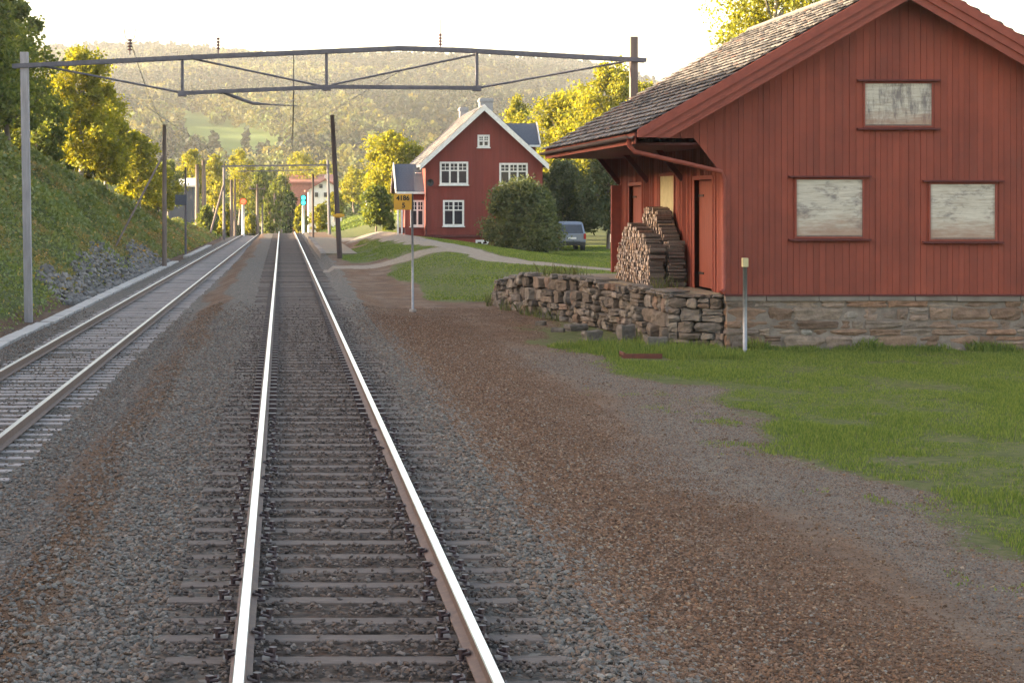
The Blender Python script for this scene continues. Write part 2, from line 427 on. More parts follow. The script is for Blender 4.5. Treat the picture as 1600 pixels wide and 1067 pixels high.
xs = np.concatenate([-np.geomspace(2500, 45, 14), np.arange(-42, -16, 1.5), np.arange(-16, 18, .22), np.arange(18, 45, 1.5), np.geomspace(48, 2500, 14)])
ys = np.concatenate([[-600, -200, -60, -20, 0], np.arange(5, 60, .22), np.arange(60, 130, .45), np.arange(130, 240, 1.2), np.geomspace(242, 4200, 34)])
GX, GY = np.meshgrid(xs, ys)
GZ = H(GX, GY)
GZ = np.where(GY > 420, np.minimum(GZ, -3-.002*(GY-420)), GZ)
nx, ny = len(xs), len(ys)
V = np.stack([GX, GY, GZ], -1).reshape(-1, 3)
ii, jj = np.meshgrid(np.arange(nx-1), np.arange(ny-1))
i0 = (jj*nx+ii).ravel(); FQ = np.stack([i0, i0+1, i0+1+nx, i0+nx], 1)
g, r, ba, r2 = zones(GX, GY)
zt = np.stack([g, r, ba, r2], -1).reshape(-1, 4)
tag(link('ground', npmesh('ground', V, FQ, zt, smooth=True), M['ground']), kind='structure')

# ------------------------------------------------------------------ wooded hill
TOP = [(-2500, 60), (-600, 75), (-200, 78), (60, 82), (200, 78), (300, 80), (450, 84), (600, 84), (760, 86), (860, 98), (920, 108), (980, 128), (1060, 150), (1200, 190), (1600, 250), (3500, 290)]
HY0, HY1 = 400.0, 1700.0
def HH(x, y):
    px = VX+x/np.maximum(y, 1)*F
    top = np.interp(px, [p[0] for p in TOP], [p[1] for p in TOP])
    zr = CZ+(VY-top-12)/F*HY1
    t = np.clip((y-HY0)/(HY1-HY0), 0, 1)
    z = -9+(zr+9)*(t**1.05)
    z = z+fbm(x*.006, y*.006, 40)*26*t*(1-t*.6)
    z = np.where(y > HY1, z-(y-HY1)*.12, z)
    return z
hx = np.concatenate([np.linspace(-2400, -520, 20), np.linspace(-500, 900, 120), np.linspace(920, 2600, 20)])
hy = np.concatenate([np.linspace(HY0, HY1, 110), np.linspace(HY1+20, 2600, 12)])
X2, Y2 = np.meshgrid(hx, hy)
V = np.stack([X2, Y2, HH(X2, Y2)], -1).reshape(-1, 3); nx2, ny2 = len(hx), len(hy)
ii, jj = np.meshgrid(np.arange(nx2-1), np.arange(ny2-1)); i0 = (jj*nx2+ii).ravel()
M['hill'] = simple('hill_grass', (.10, .14, .035), (.15, .19, .055), .95, .02, detail=8, spec=.05)
tag(link('hill', npmesh('hill', V, np.stack([i0, i0+1, i0+1+nx2, i0+nx2], 1), smooth=True), M['hill']), kind='structure')

def quads(cent, size, tilt=None, rg=rng, aspect=1.0):
    """leaf-sized quads of random orientation"""
    n = len(cent)
    a = rg.normal(size=(n, 3)); a /= np.linalg.norm(a, axis=1)[:, None]
    b = rg.normal(size=(n, 3))
    if tilt is not None: b = b*(1-tilt)+np.array([0, 0, -1.])*tilt
    b -= (a*b).sum(1)[:, None]*a; b /= np.linalg.norm(b, axis=1)[:, None]
    c = np.cross(a, b); s = (size*rg.uniform(.6, 1.3, n) if np.isscalar(size) else size)[:, None]*.5
    V = np.stack([cent-b*s, cent+c*s*.62*aspect-b*s*.1, cent+b*s, cent-c*s*.62*aspect+b*s*.1], 1).reshape(-1, 3)
    F4 = np.arange(4*n).reshape(n, 4)
    return V, F4

def field(px, py):
    f = ((px-352)/105)**2+((py-222-(px-352)*.12)/21)**2 < 1
    f |= (np.abs(py-(158+(px-190)*.27)) < 9) & (px > 160) & (px < 330)
    f |= ((px-600)/60)**2+((py-232)/8)**2 < 1
    f |= ((px-470)/50)**2+((py-188)/4)**2 < 1
    return f
nT = 25000
ty = np.sqrt(430.**2+(1760.**2-430.**2)*rng.random(nT))
tx = (rng.uniform(-120, 1350, nT)-VX)/F*ty
tz = HH(tx, ty)
px = VX+tx/ty*F; py = VY-(tz-CZ)/ty*F
dens = vnoise(tx*.018, ty*.018, 55)+.5*vnoise(tx*.05, ty*.05, 56)
keep = ~field(px, py) & ((dens > -.75) | (rng.random(nT) < .3))
tx, ty, tz, px, py = tx[keep], ty[keep], tz[keep], px[keep], py[keep]
nT = len(tx)
spr = (vnoise(tx*.012+9, ty*.012, 61) > -.12) & (rng.random(nT) < .8)
hgt = rng.uniform(5, 10.5, nT)*np.where(spr, 1.25, 1)*np.clip(.55+ty/2600, 0, 1.1)
K = 46
u = rng.random((nT, K)); ang = rng.random((nT, K))*2*math.pi
prof = np.where(spr[:, None], (1-u)*.24+.03, .36*np.sqrt(np.clip(1-(2*u-1.0)**2, 0.02, 1)))
rad = prof*hgt[:, None]*rng.uniform(.7, 1.1, (nT, K))
c = np.stack([tx[:, None]+np.cos(ang)*rad, ty[:, None]+np.sin(ang)*rad, tz[:, None]+hgt[:, None]*(.12+.88*u)], -1).reshape(-1, 3)
sz = np.repeat(hgt*.24, K)*rng.uniform(.7, 1.4, nT*K)
Vh, Fh = quads(c, sz)
tc_ = np.where(spr[:, None], np.array([[.022, .032, .02]]), np.array([[.085, .092, .026]])*rng.uniform(.35, 1.6, (nT, 1))*np.array([[1, 1, 1]]))
tc_[:, 0] *= rng.uniform(.8, 1.2, nT)
tag(link('hillside_forest', npmesh('hillside_forest', Vh, Fh, np.repeat(np.repeat(tc_, K, 0), 4, 0)), G_HILL),
    'hazy mixed forest covering the far hillside behind the red house', 'forest', kind='stuff')

# ------------------------------------------------------------------ trees
def crown_pts(kind, h, r, n, rg, lumps=None):
    """points relative to the base"""
    if kind == 'spruce':
        u = rg.random(n)**.75; layer = np.floor(u*14)/14; fr = u*14-np.floor(u*14)
        a = rg.random(n)*2*math.pi
        rr = (1-u)*r*(.55+.45*(1-fr))*rg.uniform(.35, 1.05, n)*(1+.25*np.sin(a*5+layer*40))
        return np.stack([np.cos(a)*rr, np.sin(a)*rr, h*(.1+.9*u)-rr*.25], 1)
    L = lumps or {'round': 44, 'birch': 44, 'bush': 40}[kind]
    out = []
    z0 = {'round': .22, 'birch': .16, 'bush': .02}[kind]
    for i in range(L):
        v = (i+.5)/L; a = i*2.4+rg.uniform(-.4, .4)
        pr = math.sqrt(max(.05, 1-(2*v-.80)**2/1.3)) if kind != 'birch' else (math.sin(math.pi*min(1, v*.93+.1))**.7)
        d = r*pr*(.25+.72*rg.random()); lr = r*rg.choice([.16, .22, .3, .38])*(.6+.5*pr)*rg.uniform(.85, 1.15)
        cz = h*(z0+(1-z0)*v*.95)
        m = n//L
        p = rg.normal(size=(m, 3)); p /= np.linalg.norm(p, axis=1)[:, None]
        p *= (lr*rg.uniform(.2, 1.4, m)**.7)[:, None]; p[:, 2] *= .8
        p *= (1+.25*np.sin(p[:, :1]*7+p[:, 1:2]*5))
        if kind == 'birch': p[:, 2] *= 1.5
        p += np.array([math.cos(a)*d, math.sin(a)*d, cz])
        out.append(p)
    o = np.concatenate(out); o[:, 2] = np.abs(o[:, 2])
    return o
TS = [100]
def tree(name, label, cat, x, y, h, r, kind, n, leaf, mat, bark='bark', group=None, zb=None, lean=0, trunkvis=True):
    TS[0] += 1; rg = np.random.default_rng(TS[0])
    z = h1(x, y) if zb is None else zb
    root = thing(name, (x, y, z-.05), label, cat, group)
    mb = MB(); tr = max(.06, h*.016)
    if kind == 'bush': 
        for k in range(5):
            a = k*1.26+.3; mb.tube([(x+math.cos(a)*.12, y+math.sin(a)*.12, z-.1), (x+math.cos(a)*r*.25, y+math.sin(a)*r*.25, z+h*.4), (x+math.cos(a)*r*.45, y+math.sin(a)*r*.45, z+h*.75)], [.05, .035, .015], 6)
    else:
        pts = [(x+math.sin(i*1.7+TS[0])*tr*.8+lean*i/6, y+math.cos(i*1.3)*tr*.8, z-.15+h*.93*i/6) for i in range(7)]
        mb.tube(pts, [tr*(1.25-.18*i) for i in range(7)], 8)
        for k in range(9 if kind != 'spruce' else 0):
            zz = .25+.065*k; a = k*2.4; p = Vector(pts[0]).lerp(Vector(pts[-1]), zz)
            q = p+Vector((math.cos(a)*r*.7, math.sin(a)*r*.7, h*.16))
            mb.tube([p, p.lerp(q, .5)+Vector((0, 0, h*.01)), q], [tr*.42, tr*.28, tr*.1], 5)
    mb.build('trunk' if kind != 'bush' else 'stem', M[bark], root, smooth=True)
    c = crown_pts(kind, h, r, n, rg)
    c[:, 0] += lean*c[:, 2]/h
    V, Q = quads(c, leaf, tilt=.5 if kind == 'birch' else None, rg=rg)
    link('crown' if kind != 'bush' else 'foliage', npmesh('crown', V+np.array([0, 0, .05]), Q), mat, root)
    return root

B = 'birchbark'
LB = 'trees on the bank left of the tracks'
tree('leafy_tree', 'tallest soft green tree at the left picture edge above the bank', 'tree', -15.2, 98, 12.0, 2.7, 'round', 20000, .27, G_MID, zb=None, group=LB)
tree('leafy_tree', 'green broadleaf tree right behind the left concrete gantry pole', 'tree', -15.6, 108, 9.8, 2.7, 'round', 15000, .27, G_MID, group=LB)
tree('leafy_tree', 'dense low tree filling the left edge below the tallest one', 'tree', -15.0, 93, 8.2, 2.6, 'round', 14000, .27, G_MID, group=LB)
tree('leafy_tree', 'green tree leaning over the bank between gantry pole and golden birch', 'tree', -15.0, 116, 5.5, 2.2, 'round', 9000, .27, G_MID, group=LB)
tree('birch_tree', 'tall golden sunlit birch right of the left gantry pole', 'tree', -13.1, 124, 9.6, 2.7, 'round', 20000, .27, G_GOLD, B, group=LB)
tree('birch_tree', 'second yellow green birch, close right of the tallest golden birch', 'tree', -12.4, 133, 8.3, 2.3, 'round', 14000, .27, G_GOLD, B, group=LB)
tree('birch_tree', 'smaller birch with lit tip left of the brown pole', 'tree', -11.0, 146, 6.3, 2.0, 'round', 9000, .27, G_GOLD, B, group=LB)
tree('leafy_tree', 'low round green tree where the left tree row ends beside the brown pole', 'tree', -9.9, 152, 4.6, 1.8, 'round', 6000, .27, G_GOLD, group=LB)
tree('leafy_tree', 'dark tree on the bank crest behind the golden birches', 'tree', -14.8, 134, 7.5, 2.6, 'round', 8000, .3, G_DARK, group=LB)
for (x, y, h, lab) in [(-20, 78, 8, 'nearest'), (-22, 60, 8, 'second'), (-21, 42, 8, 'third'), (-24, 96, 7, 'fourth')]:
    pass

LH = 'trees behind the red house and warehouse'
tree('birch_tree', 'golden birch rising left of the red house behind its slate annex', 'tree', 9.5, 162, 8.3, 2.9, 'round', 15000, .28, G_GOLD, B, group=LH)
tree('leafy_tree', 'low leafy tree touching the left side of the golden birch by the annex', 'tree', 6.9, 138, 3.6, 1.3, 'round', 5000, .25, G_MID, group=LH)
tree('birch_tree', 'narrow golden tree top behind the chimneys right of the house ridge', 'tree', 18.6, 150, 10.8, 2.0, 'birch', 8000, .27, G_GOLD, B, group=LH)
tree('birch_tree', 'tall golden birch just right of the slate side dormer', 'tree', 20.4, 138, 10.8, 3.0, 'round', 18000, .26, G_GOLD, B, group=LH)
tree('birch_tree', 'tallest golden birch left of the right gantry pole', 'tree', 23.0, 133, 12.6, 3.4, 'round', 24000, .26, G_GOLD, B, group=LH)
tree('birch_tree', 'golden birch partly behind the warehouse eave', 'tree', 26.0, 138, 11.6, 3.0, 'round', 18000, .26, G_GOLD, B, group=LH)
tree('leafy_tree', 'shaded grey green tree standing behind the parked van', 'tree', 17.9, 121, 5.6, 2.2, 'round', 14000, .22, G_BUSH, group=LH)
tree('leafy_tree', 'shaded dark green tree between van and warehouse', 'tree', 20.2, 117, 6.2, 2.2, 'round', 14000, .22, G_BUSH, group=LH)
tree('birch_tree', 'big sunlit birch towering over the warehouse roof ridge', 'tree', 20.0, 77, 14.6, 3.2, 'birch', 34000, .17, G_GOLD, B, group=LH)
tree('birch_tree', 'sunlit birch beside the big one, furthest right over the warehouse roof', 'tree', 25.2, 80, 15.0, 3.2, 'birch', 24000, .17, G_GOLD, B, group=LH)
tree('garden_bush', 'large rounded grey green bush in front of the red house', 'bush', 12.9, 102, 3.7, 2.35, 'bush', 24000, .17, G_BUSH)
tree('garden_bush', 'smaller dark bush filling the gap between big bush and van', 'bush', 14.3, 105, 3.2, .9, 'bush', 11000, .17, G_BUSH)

# trees down the line
LF = 'trees along the line far down the tracks'
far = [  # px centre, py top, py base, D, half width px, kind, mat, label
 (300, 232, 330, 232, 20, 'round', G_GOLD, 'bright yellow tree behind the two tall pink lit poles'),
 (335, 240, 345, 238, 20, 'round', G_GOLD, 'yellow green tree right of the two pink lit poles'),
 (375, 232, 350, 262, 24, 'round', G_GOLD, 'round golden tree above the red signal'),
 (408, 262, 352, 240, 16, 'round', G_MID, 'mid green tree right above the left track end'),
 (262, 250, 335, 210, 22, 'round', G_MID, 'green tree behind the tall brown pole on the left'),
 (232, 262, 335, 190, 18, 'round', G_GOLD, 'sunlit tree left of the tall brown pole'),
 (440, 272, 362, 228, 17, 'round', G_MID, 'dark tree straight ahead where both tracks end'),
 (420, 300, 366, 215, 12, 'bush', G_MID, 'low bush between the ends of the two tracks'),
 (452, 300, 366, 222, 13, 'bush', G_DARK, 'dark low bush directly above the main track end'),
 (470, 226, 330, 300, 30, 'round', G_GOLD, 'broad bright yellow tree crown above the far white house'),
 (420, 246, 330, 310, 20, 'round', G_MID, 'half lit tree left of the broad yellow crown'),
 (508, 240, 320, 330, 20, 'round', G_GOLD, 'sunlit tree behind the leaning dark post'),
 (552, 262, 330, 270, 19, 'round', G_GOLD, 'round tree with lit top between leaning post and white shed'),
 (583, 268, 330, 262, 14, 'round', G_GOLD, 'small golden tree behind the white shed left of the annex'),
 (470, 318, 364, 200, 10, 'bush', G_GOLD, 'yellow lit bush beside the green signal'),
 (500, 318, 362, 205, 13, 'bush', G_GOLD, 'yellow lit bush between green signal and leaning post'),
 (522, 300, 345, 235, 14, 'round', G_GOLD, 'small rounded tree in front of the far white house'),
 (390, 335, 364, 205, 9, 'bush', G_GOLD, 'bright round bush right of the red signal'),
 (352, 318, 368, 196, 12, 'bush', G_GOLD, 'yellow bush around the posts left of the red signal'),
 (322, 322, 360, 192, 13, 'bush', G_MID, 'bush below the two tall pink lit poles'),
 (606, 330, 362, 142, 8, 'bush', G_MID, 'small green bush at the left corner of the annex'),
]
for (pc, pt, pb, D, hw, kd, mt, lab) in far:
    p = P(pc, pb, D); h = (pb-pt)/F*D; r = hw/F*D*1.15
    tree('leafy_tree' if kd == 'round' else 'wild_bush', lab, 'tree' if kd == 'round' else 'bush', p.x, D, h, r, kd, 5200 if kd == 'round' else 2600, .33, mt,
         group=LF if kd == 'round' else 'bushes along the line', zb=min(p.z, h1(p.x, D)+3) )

# wood belt in the valley between the line and the hill (mass)
nB = 900
by = rng.uniform(300, 520, nB); bx = (rng.uniform(-60, 1150, nB)-VX)/F*by
bh = rng.uniform(4, 9, nB); bz = H(bx, by)*.3-2
cc = []; cs = []
for k in range(60):
    u = rng.random(nB); a = rng.random(nB)*6.283; rr = .4*bh*np.sqrt(np.clip(1-(2*u-1)**2, .03, 1))*rng.uniform(.7, 1.1, nB)
    cc.append(np.stack([bx+np.cos(a)*rr, by+np.sin(a)*rr, bz+bh*(.1+.9*u)], 1)); cs.append(bh*.16*rng.uniform(.7, 1.3, nB))
Vb, Fb = quads(np.concatenate(cc), np.concatenate(cs))
tcb = np.array([[.05, .075, .022]])*rng.uniform(.5, 1.7, (nB, 1)); tcb = np.repeat(np.tile(tcb, (60, 1)), 4, 0)
tag(link('valley_wood', npmesh('valley_wood', Vb, Fb, tcb), G_HILL), 'belt of green woodland on the valley floor below the hill', 'woodland', kind='stuff')

# ------------------------------------------------------------------ grass, herbs, stones
def blades(x, y, z, h, wd, rg=rng, lean=.5, tint=None):
    n = len(x); a = rg.random(n)*6.283; l = rg.random(n)*lean*h; b = rg.random(n)*6.283
    base = np.stack([x, y, z], 1); dx = np.stack([np.cos(a), np.sin(a), 0*a], 1)*wd[:, None]*.5
    tip = base+np.stack([np.cos(b)*l, np.sin(b)*l, h], 1)
    mid = base*.45+tip*.55-np.stack([np.cos(b)*l*.2, np.sin(b)*l*.2, -h*.06], 1)
    V = np.stack([base-dx, base+dx, mid+dx*.7, tip, mid-dx*.7], 1).reshape(-1, 3)
    F5 = np.arange(5*n).reshape(n, 5)
    return V, F5
def scatter(n, x0, x1, y0, y1, infr=True):
    y = rng.uniform(y0, y1, n); x = rng.uniform(x0, x1, n)
    if infr:
        k = (x < .405*y+.6) & (x > -.16*y-.6); x, y = x[k], y[k]
    return x, y
x, y = scatter(620000, 4.8, 17, 15, 41.5)
g = zones(x, y)[0]+1.1*fbm(x*1.6, y*1.0, 77)+.5*fbm(x*.5, y*.4, 76)
k = (g > .45) & (rng.random(len(x)) < np.clip(g-.25, 0, .8))
x, y = x[k], y[k]; 
k = ~((x > 9.3) & (y > 40.2)) & ~((np.abs(x-7.27) < .5) & (y > 37.5) & (y < 38.75)); x, y = x[k], y[k]
hh = rng.uniform(.015, .065, len(x))*np.clip(g[k] if len(g) == len(x)+10**9 else zones(x, y)[0]+.25, .35, 1)*(1+1.3*fbm(x*.9, y*.7, 78)+1.6*sstep(38.8, 40.2, y)*rng.random(len(x))+2.4*((x > 6.4) & (x < 9.3) & (y > 37.8))*rng.random(len(x)))
Vg, Fg = blades(x, y, H(x, y)-.01, hh, rng.uniform(.008, .018, len(x)))
tag(link('grass', npmesh('grass', Vg, Fg), G_GRASS), 'short green grass in front of the warehouse wall', 'grass', kind='stuff')
x, y = scatter(320000, 2.5, 26, 56, 125)
g = zones(x, y)[0]+1.1*fbm(x*1.1, y*.6, 80); k = (g > .5); x, y = x[k], y[k]
g2 = zones(x, y)[0]; pn = .5+.9*fbm(x*.5, y*.35, 79)
Vg, Fg = blades(x, y, H(x, y)-.01, rng.uniform(.02, .07, len(x))*np.clip(g2*1.3-.3, .15, 1)*np.clip(pn+.4, .4, 1.5), rng.uniform(.025, .045, len(x)))
tag(link('lawn_grass', npmesh('lawn_grass', Vg, Fg), G_GRASS), 'grass of the lawn between gravel drive and red house', 'grass', kind='stuff')
# bank herbs
n = 170000
y = 38+150*rng.random(n)**1.3; up = 11*rng.random(n)**.8; x = leftc(y)-3.2-up
k = x > -.165*y-1.0; x, y, up = x[k], y[k], up[k]
sc_ = fbm(x*.5, y*.25, 81)
lowrock = (up < 1.3+1.0*fbm(y*.25, y*0, 83)) & (y > 64) & (y < 112)
k = ~lowrock | (rng.random(len(x)) < .28); x, y, up, sc_ = x[k], y[k], up[k], sc_[k]
big = np.clip(sc_+.25, 0, 1)*np.clip(up/5, 0, 1)
c = np.stack([x, y, H(x, y)+rng.random(len(x))*(.15+1.5*big)], 1)
Vk, Fk = quads(c, (.12+.14*big)*rng.uniform(.7, 1.5, len(x))*np.clip(y/75, .8, 1.7), tilt=.2)
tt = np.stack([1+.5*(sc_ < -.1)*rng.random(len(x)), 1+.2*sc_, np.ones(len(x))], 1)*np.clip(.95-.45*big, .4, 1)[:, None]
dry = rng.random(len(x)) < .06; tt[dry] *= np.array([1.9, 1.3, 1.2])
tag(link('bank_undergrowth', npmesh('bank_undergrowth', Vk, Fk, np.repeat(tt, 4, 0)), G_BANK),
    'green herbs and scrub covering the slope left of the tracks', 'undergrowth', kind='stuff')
x = rng.uniform(9.3, 17, 4200); y = 40.2-rng.random(4200)**2*.5
k = (vnoise(x*1.4, x*0, 91) > -.35); x, y = x[k], y[k]
Vg, Fg = blades(x, y, H(x, y), rng.uniform(.06, .3, len(x))*(.5+.6*np.clip(vnoise(x*2.1, x*0, 92)+.4, 0, 1)), rng.uniform(.01, .025, len(x)), lean=.8)
tag(link('foundation_weeds', npmesh('foundation_weeds', Vg, Fg), G_GRASS), 'taller dark weeds along the foot of the warehouse foundation', 'weeds', kind='stuff')
# far lit meadow grass tufts
x, y = scatter(60000, -12, 30, 184, 300)
g = zones(x, y)[0]; k = g > .5; x, y = x[k], y[k]
Vg, Fg = blades(x, y, H(x, y)-.02, rng.uniform(.1, .3, len(x)), rng.uniform(.08, .16, len(x)))
tag(link('meadow_grass', npmesh('meadow_grass', Vg, Fg), G_GRASS), 'sunlit meadow grass beyond the end of the yard', 'grass', kind='stuff')

t_ = (1+5**.5)/2
ICO = np.array([(-1,t_,0),(1,t_,0),(-1,-t_,0),(1,-t_,0),(0,-1,t_),(0,1,t_),(0,-1,-t_),(0,1,-t_),(t_,0,-1),(t_,0,1),(-t_,0,-1),(-t_,0,1)])/1.9
ICF = np.array([(0,11,5),(0,5,1),(0,1,7),(0,7,10),(0,10,11),(1,5,9),(5,11,4),(11,10,2),(10,7,6),(7,1,8),(3,9,4),(3,4,2),(3,2,6),(3,6,8),(3,8,9),(4,9,5),(2,4,11),(6,2,10),(8,6,7),(9,8,1)])
def stones(x, y, z, s, rg=rng, flat=.65):
    n = len(x)
    v = ICO[None]*rg.uniform(.62, 1.25, (n, 12, 1))
    sc3 = np.stack([rg.uniform(.7, 1.35, n), rg.uniform(.6, 1.1, n), rg.uniform(.45, .9, n)*flat/.65], 1)*s[:, None]*.5
    v = v*sc3[:, None]
    a = rg.random(n)*6.283; b = rg.uniform(-.6, .6, n)
    ca, sa, cb, sb = np.cos(a)[:, None], np.sin(a)[:, None], np.cos(b)[:, None], np.sin(b)[:, None]
    X, Y, Z = v[..., 0], v[..., 1], v[..., 2]
    X, Z = X*cb-Z*sb, X*sb+Z*cb
    X, Y = X*ca-Y*sa, X*sa+Y*ca
    V = np.stack([X+x[:, None], Y+y[:, None], Z+z[:, None]], -1).reshape(-1, 3)
    Fc = (ICF[None]+np.arange(n)[:, None, None]*12).reshape(-1, 3)
    return V, Fc
SP, SY0 = .6, 8.0     # sleeper spacing and first sleeper
# ballast
ya = 10.5+50*rng.random(150000)**1.5; xa = rng.uniform(-7.5, 2.75, 150000)
k = (xa > -.16*ya-.4) & (rng.random(len(xa)) < 1-sstep(34, 60, ya)); xa, ya = xa[k], ya[k]
g, r, ba, r2 = zones(xa, ya)
keepn = (ba+.35*rng.random(len(xa)) > .55) | (rng.random(len(xa)) < .35)
insl = (np.abs(((ya-SY0+SP/2) % SP)-SP/2) < .105) & (xa > -.82) & (xa < 1.82)
inl = (np.abs(xa-leftc(ya)) < 1.3) & (rng.random(len(xa)) < .75)
inb = (xa > -.82) & (xa < 1.82)
k = keepn & ~(insl & (rng.random(len(xa)) < .95)) & ~inl & ~(inb & (rng.random(len(xa)) < .35))
xa, ya = xa[k], ya[k]
between = (xa > -.8) & (xa < 1.8)
sz = rng.uniform(.025, .062, len(xa))*np.where(between, .85, 1)
Vs, Fs = stones(xa[between], ya[between], H(xa[between], ya[between])+sz[between]*.15+.02, sz[between])
M['cribstone'] = islands('rust_stained_stone', [(0, (.06, .048, .044)), (.45, (.115, .095, .086)), (.8, (.14, .10, .08)), (1, (.2, .175, .16))], .85, 30, .3, .002)
tag(link('track_ballast', npmesh('track_ballast', Vs, Fs), M['cribstone']), 'rust stained ballast between the sleepers of the main track', 'ballast', kind='stuff')
nb_ = ~between; xa, ya, sz = xa[nb_], ya[nb_], sz[nb_]
Vs, Fs = stones(xa, ya, H(xa, ya)+sz*.15, sz)
tag(link('ballast', npmesh('ballast', Vs, Fs), M['ballast']), 'crushed grey stone ballast around the tracks', 'ballast', kind='stuff')
yb = 10.5+46*rng.random(260000)**1.3; xb = rng.uniform(-3.0, 8.5, 260000)
k = (xb > -.16*yb-.4) & (xb < .4*yb+.4); xb, yb = xb[k], yb[k]
g, r, ba, r2 = zones(xb, yb)
k = (g < .55) & ((ba < .5) | (rng.random(len(xb)) < .15)) & ~((xb > -.82) & (xb < 1.82)); xb, yb = xb[k], yb[k]
sz = rng.uniform(.008, .022, len(xb))*(1+1.3*(rng.random(len(xb)) < .03))
Vs, Fs = stones(xb, yb, H(xb, yb)+sz*.1, sz)
tag(link('gravel', npmesh('gravel', Vs, Fs), M['browngravel']), 'fine brown gravel strewn over the station yard', 'gravel', kind='stuff')
yc = 10.5+42*rng.random(110000)**1.5; xc_ = 2.3+rng.random(110000)**1.5*2.6
k = (xc_ < .4*yc+.4); xc_, yc = xc_[k], yc[k]; sz = rng.uniform(.018, .048, len(xc_))*np.clip(1.25-.28*(xc_-2.3), .5, 1)
Vs, Fs = stones(xc_, yc, H(xc_, yc)+sz*.08, sz)
M['rustgravel'] = islands('rust_brown_stone', [(0, (.07, .04, .026)), (.5, (.15, .085, .052)), (.8, (.22, .125, .075)), (.95, (.2, .19, .17)), (1, (.34, .24, .15))], .9, 30, .35, .002)
tag(link('coarse_gravel', npmesh('coarse_gravel', Vs, Fs), M['rustgravel']), 'coarse rust brown stones between ballast shoulder and yard', 'gravel', kind='stuff')
yc = 13+30*rng.random(150000)**1.1; xc_ = rng.uniform(3.8, 9.5, 150000)
g, r, ba, r2 = zones(xc_, yc); k = (xc_ < .4*yc+.4) & (r2 > .35+.3*rng.random(len(yc))) & (g < .7); xc_, yc = xc_[k], yc[k]; sz = rng.uniform(.008, .028, len(xc_))
Vs, Fs = stones(xc_, yc, H(xc_, yc)+sz*.08, sz)
tag(link('grey_gravel', npmesh('grey_gravel', Vs, Fs), M['ballast']), 'grey gravel worn free along the edge of the grass', 'gravel', kind='stuff')
# scree on the bank foot
n = 1700; yb = rng.uniform(64, 112, n); up = rng.random(n)**1.2*(1.5+1.0*fbm(yb*.25, yb*0, 83)); xb = leftc(yb)-2.9-up
sz = rng.uniform(.12, .42, n)
Vs, Fs = stones(xb, yb, H(xb, yb)+sz*.1, sz)
tag(link('scree', npmesh('scree', Vs, Fs), M['rubble']), 'grey broken rock at the foot of the left bank', 'scree', kind='stuff')

# ------------------------------------------------------------------ tracks
def rail_profile():
    return [(-.07, -.16), (.07, -.16), (.07, -.148), (.012, -.13), (.01, -.045), (.036, -.035), (.036, -.008), (.03, 0), (-.03, 0), (-.036, -.008), (-.036, -.035), (-.01, -.045), (-.012, -.13), (-.07, -.148)]
def rail(cx, zf, y0, y1, root, topm='railtop'):
    prof = rail_profile(); n = len(prof)
    yy = [y0]+list(np.arange(math.ceil(y0/6)*6+6, y1, 6))+[y1]
    v = []; f = []; mi = []
    for y in yy:
        for a, b in prof: v.append((cx(y)+a, y, zf(y)+b))
    for j in range(len(yy)-1):
        for i in range(n):
            i2 = (i+1) % n
            f.append((j*n+i, (j+1)*n+i, (j+1)*n+i2, j*n+i2)); mi.append(1 if i in (6, 7, 8) else 0)
    f.append(tuple(range(n))); mi.append(0)
    m = MB(); m.v = v; m.f = f; m.m = mi
    return m.build('rail', [M['rust'], M[topm]], root)
